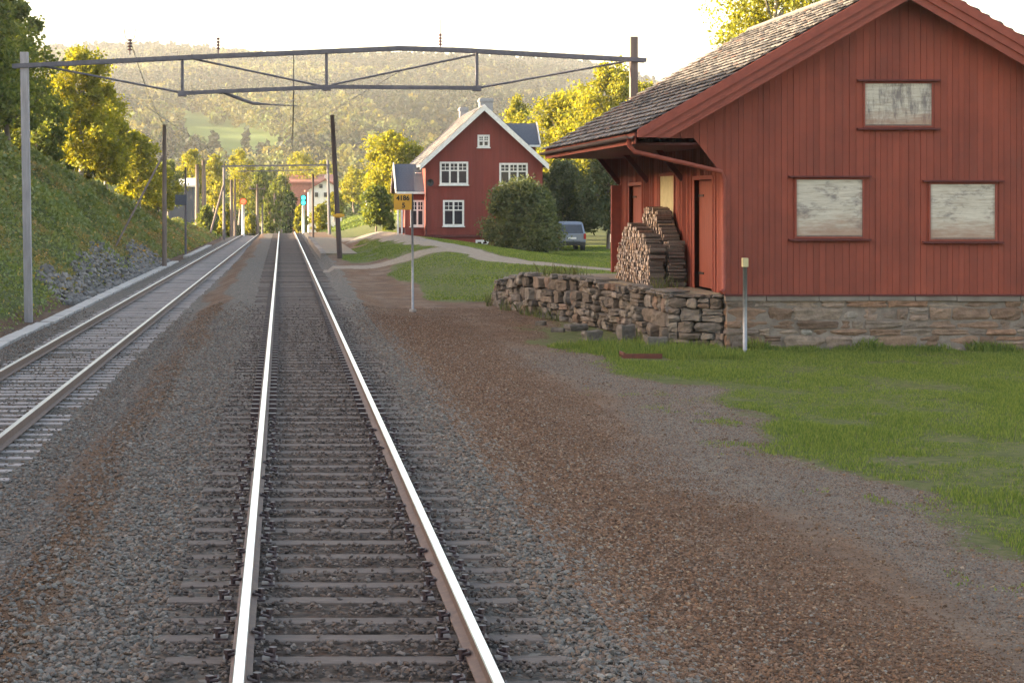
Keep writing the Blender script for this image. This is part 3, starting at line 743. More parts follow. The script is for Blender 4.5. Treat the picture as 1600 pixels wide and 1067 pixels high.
def track(label, cx, zt, y0, y1, smat, first, half, clips):
    root = thing('railway_track', (cx(y0), y0, zt(y0)-.17), label, 'railway track', 'railway tracks')
    o0 = np.array(root.location)
    for s in (-.75, .75): rail(lambda y: cx(y)+s, zt, y0, y1, root, 'railtop' if clips else 'raildull')
    mb = MB(); rg = random.Random(3)
    mb.box(-half, half, -.115, .115, -.14, 0)
    v = np.array(mb.v); base = None
    ylist = np.arange(first, y1, SP); visible = [y for y in ylist if y >= (10.6 if clips else 19)]
    rest = MB()
    # clip mesh
    cl = MB(); cl.box(-.05, .05, -.07, .07, 0, .012); cl.tube([(-.02, -.035, .01), (-.02, -.035, .06)], .018, 8); cl.tube([(-.02, -.055, .045), (.03, -.05, .05), (.035, 0, .045), (.03, .05, .05), (-.02, .055, .04)], .011, 6)
    cl.tube([(-.02, -.035, .05), (-.02, -.035, .075)], .028, 6)
    clme = None; rc = MB(); nc = 0
    for i, y in enumerate(visible):
        jx, jy, jr = rg.uniform(-.05, .05), rg.uniform(-.025, .025), rg.uniform(-.012, .012)
        if i < 100:
            if base is None:
                s_ = MB(); s_.box(-half, half, -.1, .1, -.14, 0)
                o = s_.build('sleeper', smat, None, bevel=.012); 
                o.parent = root; base = o
                bm_off = o.location.copy()
            else:
                o = base.copy(); col.objects.link(o); o.parent = root
            o.location = Vector((cx(y)+jx, y+jy, zt(y)-.176-.14))-root.location
            o.rotation_euler = (0, rg.uniform(-.006, .006), jr)
            o.location.z += rg.uniform(-.018, .004)
        else:
            rest.box(cx(y)+jx-half, cx(y)+jx+half, y-.115, y+.115, zt(y)-.3, zt(y)-.168)
        if clips and i < 100:
            for s in (-.75, .75):
                for q in (-1, 1):
                    loc = Vector((cx(y)+s+q*.125, y+jy, zt(y)-.167))
                    if i < 25:
                        if clme is None:
                            c_ = cl.build('rail_clip', M['clip'], None); c_.location = (0, 0, 0); clme = c_; c = c_
                            vv = np.array(cl.v); cofs = np.array([(vv[:,0].min()+vv[:,0].max())/2, (vv[:,1].min()+vv[:,1].max())/2, vv[:,2].min()])
                        else:
                            c = clme.copy(); col.objects.link(c)
                        c.parent = o; c.location = Vector((s+q*.125, 0, .141)); c.rotation_euler = (0, 0, 0 if q < 0 else math.pi)
                    else:
                        rc.box(loc.x-.05, loc.x+.05, loc.y-.06, loc.y+.06, loc.z, loc.z+.05)
    if rest.v: tag(rest.build('sleeper', smat, root), kind='stuff')
    if rc.v: tag(rc.build('rail_clip', M['clip'], root), kind='stuff')
    return root
track('main railway track with shining rails and dark wooden sleepers running straight ahead', lambda y: .5, lambda y: float(drop(np.array(y))), 3, 300, M['sleeper'], SY0, 1.3, True)
track('left railway track with dull rails and pale sleepers beside the grassy bank', lambda y: float(leftc(np.array(y))), lambda y: LZ+float(drop(np.array(y))), 8, 300, M['sleeper_l'], SY0+.2, 1.25, False)

# concrete cable trough on the left
ctr = thing('cable_trough', (-6.7, 60, -.5), 'pale concrete cable trough along the foot of the left bank', 'cable trough'); runs = [MB(), MB()]; yy = 30.0
while yy < 150:
    L = 1.2
    if not (108 < yy < 118):
        xc = leftc(np.array(yy))-2.35+.03*random.uniform(-1, 1)+(-.12 if yy < 52 else 0); z = h1(xc, yy)
        runs[int(yy > 113)].box(xc-.2, xc+.2, yy+.008, yy+L-.008, z-.12, z+.14+random.uniform(-.008, .008))
    yy += L
for q in runs: q.build('trough_cover', M['concrete'], ctr, bevel=.015)

# low stone platform edge right of the track far ahead
pk = thing('low_platform', (2.3, 100, -.2), 'low overgrown platform edge right of the main track far ahead', 'platform')
q = MB()
for i in range(28):
    y0 = 100+i*1.7; q.box(2.05, 2.35, y0+.02, y0+1.68, -.3, .16+random.uniform(-.03, .03))
q.build('kerb_stone', M['copingstone'], pk, bevel=.02)
MB().box(2.36, 4.0, 100, 147.6, -.3, .12).build('platform_surface', M['ramptop'], pk)

# ------------------------------------------------------------------ rubble masonry
def rstone(mb, c, s, ang=0.0, rg=random):
    """rounded irregular block; s = full sizes (x, y, z)"""
    vs = []; n = 5; idx = {}
    cs, sn = math.cos(ang), math.sin(ang)
    ph = [rg.uniform(0, 6.28) for _ in range(6)]
    for i in range(n):
        for j in range(n):
            for k in range(n):
                if 0 < i < n-1 and 0 < j < n-1 and 0 < k < n-1: continue
                u, v, w_ = (2*i/(n-1)-1), (2*j/(n-1)-1), (2*k/(n-1)-1)
                l = (abs(u)**10+abs(v)**10+abs(w_)**10)**.1
                u, v, w_ = u/l, v/l, w_/l
                d = 1+.05*math.sin(3*u+ph[0])+.05*math.sin(3*w_+ph[1])+.04*math.sin(4*v+ph[2])+rg.uniform(-.075, .05)
                x, y, z = u*s[0]/2*d, v*s[1]/2*d, w_*s[2]/2*(1+.12*math.sin(2.5*u+ph[3])+rg.uniform(-.07, .05))
                idx[i, j, k] = len(vs); vs.append((c[0]+x*cs-y*sn, c[1]+x*sn+y*cs, c[2]+z))
    fs = []
    m = n-1
    for a in range(m):
        for b in range(m):
            fs.append((idx[a,b,0], idx[a,b+1,0], idx[a+1,b+1,0], idx[a+1,b,0])); fs.append((idx[a,b,m], idx[a+1,b,m], idx[a+1,b+1,m], idx[a,b+1,m]))
            fs.append((idx[a,0,b], idx[a+1,0,b], idx[a+1,0,b+1], idx[a,0,b+1])); fs.append((idx[a,m,b], idx[a,m,b+1], idx[a+1,m,b+1], idx[a+1,m,b]))
            fs.append((idx[0,a,b], idx[0,a,b+1], idx[0,a+1,b+1], idx[0,a+1,b])); fs.append((idx[m,a,b], idx[m,a+1,b], idx[m,a+1,b+1], idx[m,a,b+1]))
    mb.add(vs, fs)
def masonry(mb, a, b, z0a, z1a, z0b, z1b, depth=.3, rough=.04, rg=random, hmin=.13, hmax=.27, jit=0.0, wmax=.8):
    """rubble courses from a to b (x, y); outward face is to the right of a->b reversed normal"""
    ax, ay = a; bx, by = b; L = math.hypot(bx-ax, by-ay); ang = math.atan2(by-ay, bx-ax)
    nx_, ny_ = math.sin(ang), -math.cos(ang)
    t = 0.0; zz = 0
    H0 = max(z1a-z0a, z1b-z0b); z = 0
    while z < H0-.05:
        h = min(rg.uniform(hmin, hmax), H0-z)
        s = -rg.uniform(0, .3)
        while s < L:
            wd = rg.uniform(.22, wmax)*(.6+h*1.6); m_ = min(1, max(0, (s+wd/2)/L))
            top = z1a+(z1b-z1a)*m_; bot = z0a+(z0b-z0a)*m_
            zz = top-H0+z+h/2
            e0 = max(s, 0); e1 = min(s+wd, L)
            if e1-e0 > .08 and zz+h/2 > bot-.1:
                o = rg.uniform(-rough, rough); cc_ = (e0+e1)/2
                if rg.random() < .25 and h > .2:
                    for q_ in (-1, 1): rstone(mb, (ax+(bx-ax)*cc_/L+nx_*(o-depth/2), ay+(by-ay)*cc_/L+ny_*(o-depth/2), zz+q_*h/4), (e1-e0-.015, depth, h/2-.008), ang+rg.uniform(-jit, jit), rg)
                else:
                    rstone(mb, (ax+(bx-ax)*cc_/L+nx_*(o-depth/2), ay+(by-ay)*cc_/L+ny_*(o-depth/2), zz), (e1-e0-.012, depth, h-.01), ang+rg.uniform(-jit, jit), rg)
            s += wd
        z += h

# ------------------------------------------------------------------ warehouse
WX0, WX1, WY0, WY1 = 9.42, 16.9, 40.3, 52.9
RX, RZ, EX, EZ = 13.16, 7.58, 7.42, 4.26     # ridge and eave (roof top surface)
RY0, RY1 = 39.8, 53.4
PX = 2965/WY0
def fx(px): return (px-VX)/PX
def fz(py): return CZ+(VY-py)/PX
SL = (RZ-EZ)/(RX-EX)
FT = fz(458)                                 # foundation top 0.85
wh = thing('warehouse', (13.1, 46.5, -.4), 'red board clad goods warehouse with slate roof and boarded windows', 'warehouse')
rw = random.Random(5)
def ridge_z(x): return RZ-SL*abs(x-RX)
# front and back cladding boards; above the canopy the gable boards reach out to the eave
fb = MB(); fb2 = MB(); x = EX+.55
def cut_bottom(x):
    px = VX+x*PX
    if px >= 1133: return FT-.02
    if px >= 1120: return fz(262)-(px-1120)/13*(fz(262)-fz(280))
    if px >= 1085: return fz(217)+(px-1085)/35*(fz(262)-fz(217))
    return fz(216)
def cut_sym(x):
    return cut_bottom(x) if x < RX else cut_bottom(2*RX-x)
wxs = WX0
while x < 2*RX-EX-.55:
    wd = rw.choice([.11, .125, .14, .16, .18]); x1 = min(x+wd, 2*RX-EX-.55)
    for edge in (WX0, WX1, fx(1085)):
        if x < edge-.02 < x1-.02: x1 = edge
    d = rw.uniform(0, .012)
    z0a, z0b = cut_sym(x+.003), cut_sym(x1-.003)
    z1a, z1b = ridge_z(x)-.12, ridge_z(x1)-.12
    if x < RX < x1: x1 = RX; z1b = RZ-.12
    for (bq, yo, th) in ((fb, WY0-d, .03+d), (fb2, WY1-.03, .03+d)):
        bq.prism([(x, z0a), (x1-.006, z0b), (x1-.006, z1b), (x, z1a)], th, 'y', yo)
    x = x1
wall = fb.build('gable_wall', M['red'], wh); fb2.build('gable_wall', M['red'], wh)
# core walls (behind boards) with openings on the track side
core = MB()
core.prism([(WX0+.03, FT), (WX1-.03, FT), (WX1-.03, ridge_z(WX1)-.2), (RX, RZ-.2), (WX0+.03, ridge_z(WX0)-.2)], .1, 'y', WY0+.032)
core.prism([(WX0+.03, FT), (WX1-.03, FT), (WX1-.03, ridge_z(WX1)-.2), (RX, RZ-.2), (WX0+.03, ridge_z(WX0)-.2)], .1, 'y', WY1-.14)
core.build('inner_wall', M['darkred'], wh)
def sy(px): return F*WX0/(px-VX)
D1 = (sy(1114), sy(1086)); W2 = (sy(1054), sy(1032)); D2 = (sy(1003), sy(984))
sb = MB(); y = WY0+.035
op = [(D1[0], D1[1], FT, 3.28), (D2[0], D2[1], FT, 3.22), (W2[0], W2[1], 1.8, 3.42)]
while y < WY1-.03:
    y1 = min(y+rw.choice([.11, .125, .14]), WY1-.03)
    for a, b, _, _ in op:
        for e in (a, b):
            if y < e < y1: y1 = e
    spans = [(FT-.02, 5.3)]
    for a, b, z0, z1 in op:
        if y >= a-1e-6 and y1 <= b+1e-6:
            spans = [(z1, 5.3)]+([(FT-.02, z0)] if z0 > FT else [])
    d = rw.uniform(0, .014)
    for z0, z1 in spans:
        sb.box(WX0-d, WX0+.03, y, y1-.006, z0, z1)
        if rw.random() < .5: sb.box(WX0-d-.018, WX0-d-.001, y-.02, y+.02, z0, z1)
    y = y1
for a, b in ((WY0+.035, D1[0]), (D1[1], W2[0]), (W2[1], D2[0]), (D2[1], WY1-.03)):
    sb.box(WX0+.031, WX0+.12, a, b, FT, 5.3)
MB().box(WX1-.03, WX1, WY0+.035, WY1-.035, FT, 5.3).build('side_wall', M['red'], wh)
sb.build('side_wall', M['red'], wh)
# corner board and base drip board
MB().box(WX0-.022, WX0+.09, WY0-.03, WY0+.09, FT-.015, 3.35).build('corner_board', M['redtrim'], wh)
MB().box(WX0-.02, WX1+.02, WY0-.045, WY0+.0, FT-.06, FT-.02).build('base_board', M['darkred'], wh)
# roof: deck + slates
dk = MB(); th = .1
for s in (-1, 1):
    e = RX+s*(RX-EX)
    dk.prism([(e, EZ-.04), (RX, RZ-.04), (RX, RZ-.04-th), (e, EZ-.04-th)], RY1-RY0-.04, 'y', RY0+.02)
roof = dk.build('roof', M['darkred'], wh)
sl = MB(); ca = math.atan(SL)
for s in (-1, 1):
    Ls = math.hypot(RX-EX, RZ-EZ)+.12; row = .28; nrow = int(Ls/row)
    for j in range(nrow+1):
        y = RY0-.02+(0 if j % 2 else -.185)
        while y < RY1:
            wd = .37+rw.uniform(-.03, .03); y1 = y+wd
            if y < RY0-.03: ya_ = RY0-.03
            else: ya_ = y
            yb_ = min(y1, RY1+.03)
            t0 = j*row-.06; t1 = t0+row+.12
            t1 = min(t1, Ls-.1)
            if yb_-ya_ > .06 and t1 > t0:
                o = rw.uniform(0, .012); jt = rw.uniform(-.018, .018)
                def pt(t, y, hgt):
                    return (RX+s*(RX-EX+.05)-s*t*math.cos(ca)+s*hgt*math.sin(ca), y, EZ-.03+t*math.sin(ca)+hgt*math.cos(ca))
                hi = .07+o; lo = .012
                m_ = (ya_+yb_)/2
                sh = [(t0+.09+jt, ya_), (t0+jt, m_-.05), (t0+jt, m_+.05), (t0+.09+jt, yb_-.008), (t1, yb_-.008), (t1, ya_)]
                vs = [pt(t, yy_, (hi if t < t1-1e-6 else lo)) for t, yy_ in sh]+[pt(t, yy_, (hi-.022 if t < t1-1e-6 else lo-.02)) for t, yy_ in sh]
                sl.add(vs, [(0,1,2,3,4,5), (11,10,9,8,7,6)]+[(i, i+6, (i+1) % 6+6, (i+1) % 6) for i in range(6)])
            y = y1
sl.build('slate', M['slate'], roof)
MB().tube([(RX, RY0-.02, RZ+.045), (RX, RY1+.02, RZ+.045)], .07, 8).build('ridge_cap', M['slate'], roof)
# bargeboards: two stepped boards per slope, front and back
for (yo, sg) in ((RY0, -1), (RY1, 1)):
    for s in (-1, 1):
        for k, (a, b, d) in enumerate([(-.02, .19, .085), (.17, .37, .045), (.35, .55, 0.0)]):
            def zz(x, o): return ridge_z(x)-o
            yb0 = yo-d-.04 if sg < 0 else yo+d
            zc = 4.13; dm = RX-EX-.02
            da = min(dm, (RZ-a-zc)/SL); db = min(dm, (RZ-b-zc)/SL)
            pts = [(RX+s*da, RZ-a-SL*da)]
            if da == dm and db < dm: pts.append((RX+s*dm, zc))
            pts += [(RX+s*db, RZ-b-SL*db), (RX, RZ-b), (RX, RZ-a)]
            m_ = MB(); m_.prism(pts, .04, 'y', yb0)
            m_.build('bargeboard', M['redtrim'], wh)
# eave soffit closing between gable boards front/back and wall
so = MB()
so.box(EX+.1, WX0-.02, WY0+.05, WY1-.05, EZ-.27, EZ-.22)
so.build('soffit', M['darkred'], wh)
for k in range(9):
    rf = MB()
    y = WY0+.8+k*(WY1-WY0-1.6)/8
    rf.bar((EX+.12, y, EZ-.2), (WX0+.02, y, EZ-.2+SL*(WX0-EX)*.9), .09, .14); rf.build('rafter', M['darkred'], wh)

# canopy braces
for y in (WY0+4.2, WY0+8.4, WY1-.1):
    MB().bar((fx(1085), y, fz(219)), (WX0-.02, y, 3.3), .09, .12).build('canopy_brace', M['darkred'], wh)
# fascia, gutter and downpipe
MB().box(EX-.01, EX+.02, RY0+.04, RY1-.04, EZ-.26, EZ-.02).build('fascia', M['redtrim'], wh)
gu = MB(); n = 7; vs = []
for y in (RY0+.02, RY1):
    for i in range(n):
        a = math.pi*(1+i/(n-1)); vs.append((EX-.1+.075*math.cos(a), y, EZ-.09+.075*math.sin(a)))
    for i in range(n-1, -1, -1):
        a = math.pi*(1+i/(n-1)); vs.append((EX-.1+.062*math.cos(a), y, EZ-.088+.062*math.sin(a)))
gu.add(vs, [(i, (i+1) % 14, (i+1) % 14+14, i+14) for i in range(14)]+[tuple(range(13, -1, -1)), tuple(range(14, 28))])
gu.build('gutter', M['tar'], wh)
dp = MB(); yd = RY0+.2
dp.tube([(EX-.1, yd, EZ-.14), (EX-.09, yd, EZ-.3), (EX+.02, yd+.02, EZ-.42), (WX0-.12, WY0-.16, 3.42), (WX0-.05, WY0-.1, 3.25), (WX0-.04, WY0-.09, FT+.1), (WX0-.12, WY0-.14, FT+.02)], .052, 10)
dp.build('downpipe', M['redtrim'], wh, smooth=True)
# boarded windows on the gable
def boarded(pl, pr, pt_, pb, lab, seams):
    x0, x1, z1, z0 = fx(pl), fx(pr), fz(pt_), fz(pb)
    w_ = MB(); fw = .035; yb_ = WY0-.045
    w_.box(x0-fw, x0, yb_, WY0+.01, z0-fw, z1+fw); w_.box(x1, x1+fw, yb_, WY0+.01, z0-fw, z1+fw)
    w_.box(x0, x1, yb_, WY0+.01, z1, z1+fw); w_.box(x0, x1, yb_, WY0+.01, z0-fw, z0)
    o = w_.build('window_frame', M['redtrim'], wh)
    MB().box(x0+.002, x1-.002, WY0-.03, WY0+.005, z0+.002, z1-.002).build('window_board', M['ply2' if seams else 'ply'], o)['label'] = lab
    MB().box(x0-.17, x1+.17, WY0-.12, WY0+.01, z1+fw+.012, z1+fw+.05).build('lintel', M['darkred'], o)
    MB().box(x0-.17, x1+.17, WY0-.11, WY0+.01, z0-fw-.05, z0-fw-.01).build('sill', M['darkred'], o)
    MB().box(x0+.01, x1-.01, WY0-.045, WY0-.031, z0+.004, z0+.03).build('batten', M['oldwood'], o)
boarded(1244, 1347, 281, 370, 'pale weathered board over left ground floor window', 0)
boarded(1453, 1554, 288, 374, 'board with rusty stain over right ground floor window', 0)
boarded(1351, 1455, 131, 197, 'small dark streaked board over upper gable window', 1)
# doors and side window
def sidedoor(a, b, zt, ajar):
    o = MB()
    o.box(WX0-.03, WX0+.12, a-.09, a, FT, zt+.09); o.box(WX0-.03, WX0+.12, b, b+.09, FT, zt+.09); o.box(WX0-.03, WX0+.12, a, b, zt, zt+.09)
    fr = o.build('door_frame', M['redtrim'], wh)
    d = MB(); k = a+.01
    while k < b-.02:
        e = min(k+.15, b-.01); d.box(WX0+.09, WX0+.13, k, e-.006, FT+.02, zt-.01); k = e
    dr = d.build('door', M['orangedoor'], wh)
    hd = MB(); hd.box(WX0+.06, WX0+.089, a+.16, a+.22, 1.85, 2.02); hd.tube([(WX0+.05, a+.19, 1.95), (WX0+.05, a+.32, 1.95)], .012, 6)
    hd.build('handle', M['black'], dr)
    for z in (1.15, 2.9): MB().box(WX0+.07, WX0+.0895, b-.5, b-.02, z, z+.05).build('hinge', M['black'], dr)
sidedoor(D1[0], D1[1], 3.28, 0); sidedoor(D2[0], D2[1], 3.22, 0)
o = MB(); a, b = W2
o.box(WX0-.03, WX0+.06, a-.08, a, 1.72, 3.5); o.box(WX0-.03, WX0+.06, b, b+.08, 1.72, 3.5); o.box(WX0-.03, WX0+.06, a, b, 3.42, 3.5); o.box(WX0-.05, WX0+.06, a, b, 1.72, 1.8)
swf = o.build('window_frame', M['redtrim'], wh)
MB().box(WX0-.005, WX0+.03, a+.002, b-.002, 1.802, 3.418).build('window_board', M['cap'], swf)['label'] = 'cream board over the track side window'
# track side sliding door leaf / projecting jamb at far corner
MB().box(WX0-.28, WX0-.02, WY1-.35, WY1-.2, FT, 3.25).build('wind_board', M['redtrim'], wh)
# foundation
fd = MB(); masonry(fd, (WX0+.02, WY0+.01), (WX1, WY0+.01), -.75, FT-.13, -.75, FT-.13, depth=.35, rough=.02, rg=random.Random(12), wmax=1.1, hmin=.1, hmax=.3)
fo = fd.build('foundation', M['stonewall'], wh)
fc = MB(); x = WX0
while x < WX1:
    x1 = min(x+rw.uniform(.7, 1.5), WX1); fc.box(x, x1-.01, WY0-.02, WY0+.3, FT-.17+rw.uniform(-.01, .01), FT-.062); x = x1
fc.build('coping', M['copingstone'], fo, bevel=.01)
MB().box(WX0+.05, WX1-.05, WY0+.035, WY1-.1, -.8, FT-.08).build('plinth', M['mortar'], wh)

# ------------------------------------------------------------------ loading platform of stone
pf = thing('loading_platform', (8.2, 48, -.4), 'crumbling dry stone loading platform along the track side of the warehouse', 'loading platform')
edge = [(9.40, 40.42), (8.35, 41.1), (8.15, 44.4), (7.62, 49.4), (6.85, 54.0), (6.5, 57.5), (6.75, 60.5)]
tops = [FT-.04, FT-.06, FT-.05, .80, .72, .34, .02]
pw = MB(); rp = random.Random(21)
for i in range(len(edge)-1):
    a, b = edge[i+1], edge[i]; za, zb_ = tops[i+1], tops[i]
    masonry(pw, a, b, -.55, za, -.55, zb_, depth=.42, rough=.11 if i else .04, rg=rp, hmin=.12, hmax=.36, jit=.2 if i else .04, wmax=.7)
pw.build('stone_face', M['stonewall2'], pf)
cp = MB()
poly = [(ex+.22 if i else ex, ey+(.2 if i < 2 else 0)) for i, (ex, ey) in enumerate(edge)]
for i in range(len(edge)-1):
    x0, y0 = poly[i]; x1, y1 = poly[i+1]; z0, z1 = tops[i]+.03, tops[i+1]+.03
    xr0 = WX0+.04 if y0 < 53 else 10.5; xr1 = WX0+.04 if y1 < 53 else 10.5
    xr = WX0+.04 if y1 < 53 else 10.5
    z0r, z1r = z0, z1
    if y1 > 53: pass
    cp.add([(x0, y0+.02, z0), (xr, y0+.02, z0r), (xr, y1+.02, z1r), (x0+0*(x1), y1+.02, z1)] if False else
           [(x0, y0, z0), (xr0 if i else xr0, y0, z0), (xr1, y1, z1), (x1, y1, z1), (x0, y0, -.6), (xr0, y0, -.6), (xr1, y1, -.6), (x1, y1, -.6)],
           [(3,2,1,0), (0,1,5,4), (1,2,6,5), (3,0,4,7)])
cp.build('platform_top', M['ramptop'], pf)
# flagstones on the edge
for i in range(1, len(edge)-2):
    a, b = Vector(edge[i]), Vector(edge[i+1]); L = (b-a).length; s = 0
    while s < L:
        l = rp.uniform(.5, 1.0); p = a.lerp(b, min(1, (s+l/2)/L)); z = tops[i]+(tops[i+1]-tops[i])*min(1, (s+l/2)/L)
        if rp.random() < .8:
            fl = MB(); rstone(fl, (p.x+.22, p.y, z+.02), (.6, l-.04, .11), rp.uniform(-.15, .15), rp); fl.build('edge_slab', M['stonewall2'], pf)
        s += l
# weeds growing from the platform wall and top
x = []; y = []; z = []
for i in range(1, len(edge)-1):
    for k in range(420):
        t = rp.random(); 
        xx = edge[i][0]+(edge[i+1][0]-edge[i][0])*t; yy = edge[i][1]+(edge[i+1][1]-edge[i][1])*t; zz = tops[i]+(tops[i+1]-tops[i])*t
        if vnoise(np.array([yy*1.3]), np.array([0.]), 90)[0] < .05: continue
        if rp.random() < .6: xx += rp.uniform(.1, .7); 
        else: xx -= .1+rp.random()*.2; zz = h1(xx, yy)
        x.append(xx); y.append(yy); z.append(zz)
x, y, z = map(np.array, (x, y, z))
Vg, Fg = blades(x, y, z, rng.uniform(.08, .4, len(x)), rng.uniform(.012, .03, len(x)), lean=.6)
tag(link('wall_weeds', npmesh('wall_weeds', Vg, Fg), G_BUSH), 'tufts of weeds on and below the stone platform', 'weeds', kind='stuff')
# loose stones at its foot
lst = [(900, 513, 46.5, .55, .2, 'flat reddish slab fallen below the platform wall'), (925, 540, 42.6, .42, .3, 'squarish grey block lying left of the rusty plate'),
       (1025, 530, 40.6, .5, .3, 'pale broken block leaning at the platform corner'), (872, 520, 46, .3, .14, 'small brown stone left of the flat slab'),
       (978, 512, 42.3, .35, .45, 'upright grey stone against the platform foot'), (845, 505, 48.6, .28, .14, 'small flat stone nearest the ramp end')]
for (px_, py_, D, a, b, lab) in lst:
    p = P(px_, py_, D); m_ = MB(); z = h1(p.x, D)
    rstone(m_, (p.x, D, z+b/2-.03), (a, a*.7, b), rp.uniform(-.5, .5), rp)
    tag(m_.build('loose_stone', M['stonewall2']), lab, 'stone', 'loose stones below the platform')
# rusty plate on the grass
p = P(1003, 556, 38.4); z = h1(p.x, p.y)
rpt = MB(); rpt.box(p.x-.42, p.x+.36, p.y-.25, p.y+.25, z+.03, z+.06); rpt.box(p.x-.42, p.x-.38, p.y-.25, p.y+.25, z-.03, z+.12); rpt.box(p.x-.4, p.x+.36, p.y-.26, p.y-.235, z-.04, z+.1)
M['rustplate'] = simple('rusty_plate', (.14, .04, .025), (.09, .03, .02), .8, 8, bmp=.004)
tag(rpt.build('rusty_plate', M['rustplate'], bevel=.004), 'rusty folded metal plate lying in the grass before the platform', 'metal plate')

# ------------------------------------------------------------------ firewood stacks
def log_mesh(seed, L):
    rg = random.Random(seed); m_ = MB(); r = .043
    kind = seed % 3
    n = 8 if kind == 0 else 5
    prof = []
    for i in range(n):
        a = 2*math.pi*i/n; rr = r*rg.uniform(.85, 1.15)
        if kind: rr = r*(1.15 if i in (0, 2, 3) else .9)*rg.uniform(.9, 1.15)
        prof.append((rr*math.cos(a), rr*math.sin(a)))
    e0, e1 = rg.uniform(-.02, .01), L+rg.uniform(-.01, .02)
    vs = [(e0, a, b) for a, b in prof]+[(e1, a, b) for a, b in prof]
    m_.add(vs, [(i, i+n, (i+1) % n+n, (i+1) % n) for i in range(n)])
    m_.cur = 1; b0 = len(m_.v)-2*n
    m_.f += [tuple(range(n)), tuple(range(2*n-1, n-1, -1))]; m_.m += [1, 1]
    return m_
LMB = [log_mesh(s, 1.0) for s in range(9)]
LME = []
for m_ in LMB:
    me = bpy.data.meshes.new('firewood_log'); me.from_pydata(m_.v, [], m_.f); me.polygons.foreach_set('material_index', m_.m); me.update()
    me.materials.append(M['log']); me.materials.append(M['logend']); LME.append(me)
def woodpile(x0, x1, prof, label, restlabel, group, nind, seed):
    """logs lie along x; prof = [(y, top height)]; the near or outer ones are separate things"""
    rg = random.Random(seed); items = []
    ys_ = [p[0] for p in prof]; hs = [p[1] for p in prof]; dz = .078; zb = FT+.0
    row = 0; z = zb+.045
    while z < zb+max(hs):
        y = ys_[0]+(row % 2)*.045+rg.uniform(-.03, .05)
        while y < ys_[-1]:
            if np.interp(y, ys_, hs) > z-zb+.02:
                items.append((x0+rg.uniform(-.035, .035), y+rg.uniform(-.008, .008), z+rg.uniform(-.008, .008), rg.uniform(0, 6.28), rg.choice([.72, .9, 1.05, 1.3])*rg.uniform(.92, 1.08), rg.randrange(9), x1-x0+rg.uniform(-.03, .03)))
            y += .089
        z += dz; row += 1
    items.sort(key=lambda i: i[1])
    rest = MB()
    for k, (x, y, z, a, s, v, L) in enumerate(items):
        if k < nind:
            o = bpy.data.objects.new('firewood_log', LME[v]); col.objects.link(o)
            o.location = (x, y, z); o.scale = (L, s, s); o.rotation_euler = (a, 0, rg.uniform(-.03, .03))
            tag(o, label, 'firewood log', group)
        else:
            m_ = LMB[v]; b = len(rest.v); ca_, sa_ = math.cos(a), math.sin(a)
            for (vx, vy, vz) in m_.v:
                rest.v.append((x+vx*L, y+(vy*ca_-vz*sa_)*s, z+(vy*sa_+vz*ca_)*s))
            rest.f += [tuple(b+i for i in f) for f in m_.f]; rest.m += m_.m
    if rest.v:
        r_ = rest.build('stacked_firewood', [M['log'], M['logend']]); tag(r_, restlabel, 'firewood', kind='stuff')
    print('pile', len(items))
woodpile(8.47, 8.81, [(43.7, .96), (44.1, 1.0), (44.2, 1.15), (45.0, 1.2), (45.5, 1.38), (46.4, 1.4), (47.0, 1.3), (47.3, 1.0), (47.6, .9), (48.2, .1)],
         'split log of the front firewood stack, cut ends towards the tracks', 'rear logs of the front firewood stack on the platform', 'logs of the front firewood stack', 150, 1)
woodpile(8.93, 9.29, [(43.72, .8), (43.9, .98), (44.4, 1.12), (44.5, 1.3), (45.0, 1.42), (45.1, 1.62), (45.5, 1.8), (46.0, 1.76), (46.6, 1.86), (46.9, 1.5), (47.2, .9)],
         'split log of the taller firewood stack leaning on the warehouse wall', 'rear logs of the taller firewood stack by the warehouse wall', 'logs of the taller firewood stack', 150, 2)

# ------------------------------------------------------------------ grey post with cap before the warehouse
p = P(1164, 545, 39.7); gp = thing('marker_post', (p.x, p.y, h1(p.x, p.y)), 'thin grey metal post with cream cap before the warehouse foundation', 'post')
m_ = MB(); m_.tube([(p.x, p.y, gp.location.z-.1), (p.x, p.y, fz(415))], .045, 12); m_.build('pole', M['galv'], gp, smooth=True)
m_ = MB(); m_.box(p.x-.06, p.x+.06, p.y-.06, p.y+.06, fz(416), fz(402)); m_.build('cap', M['cap'], gp, bevel=.01)

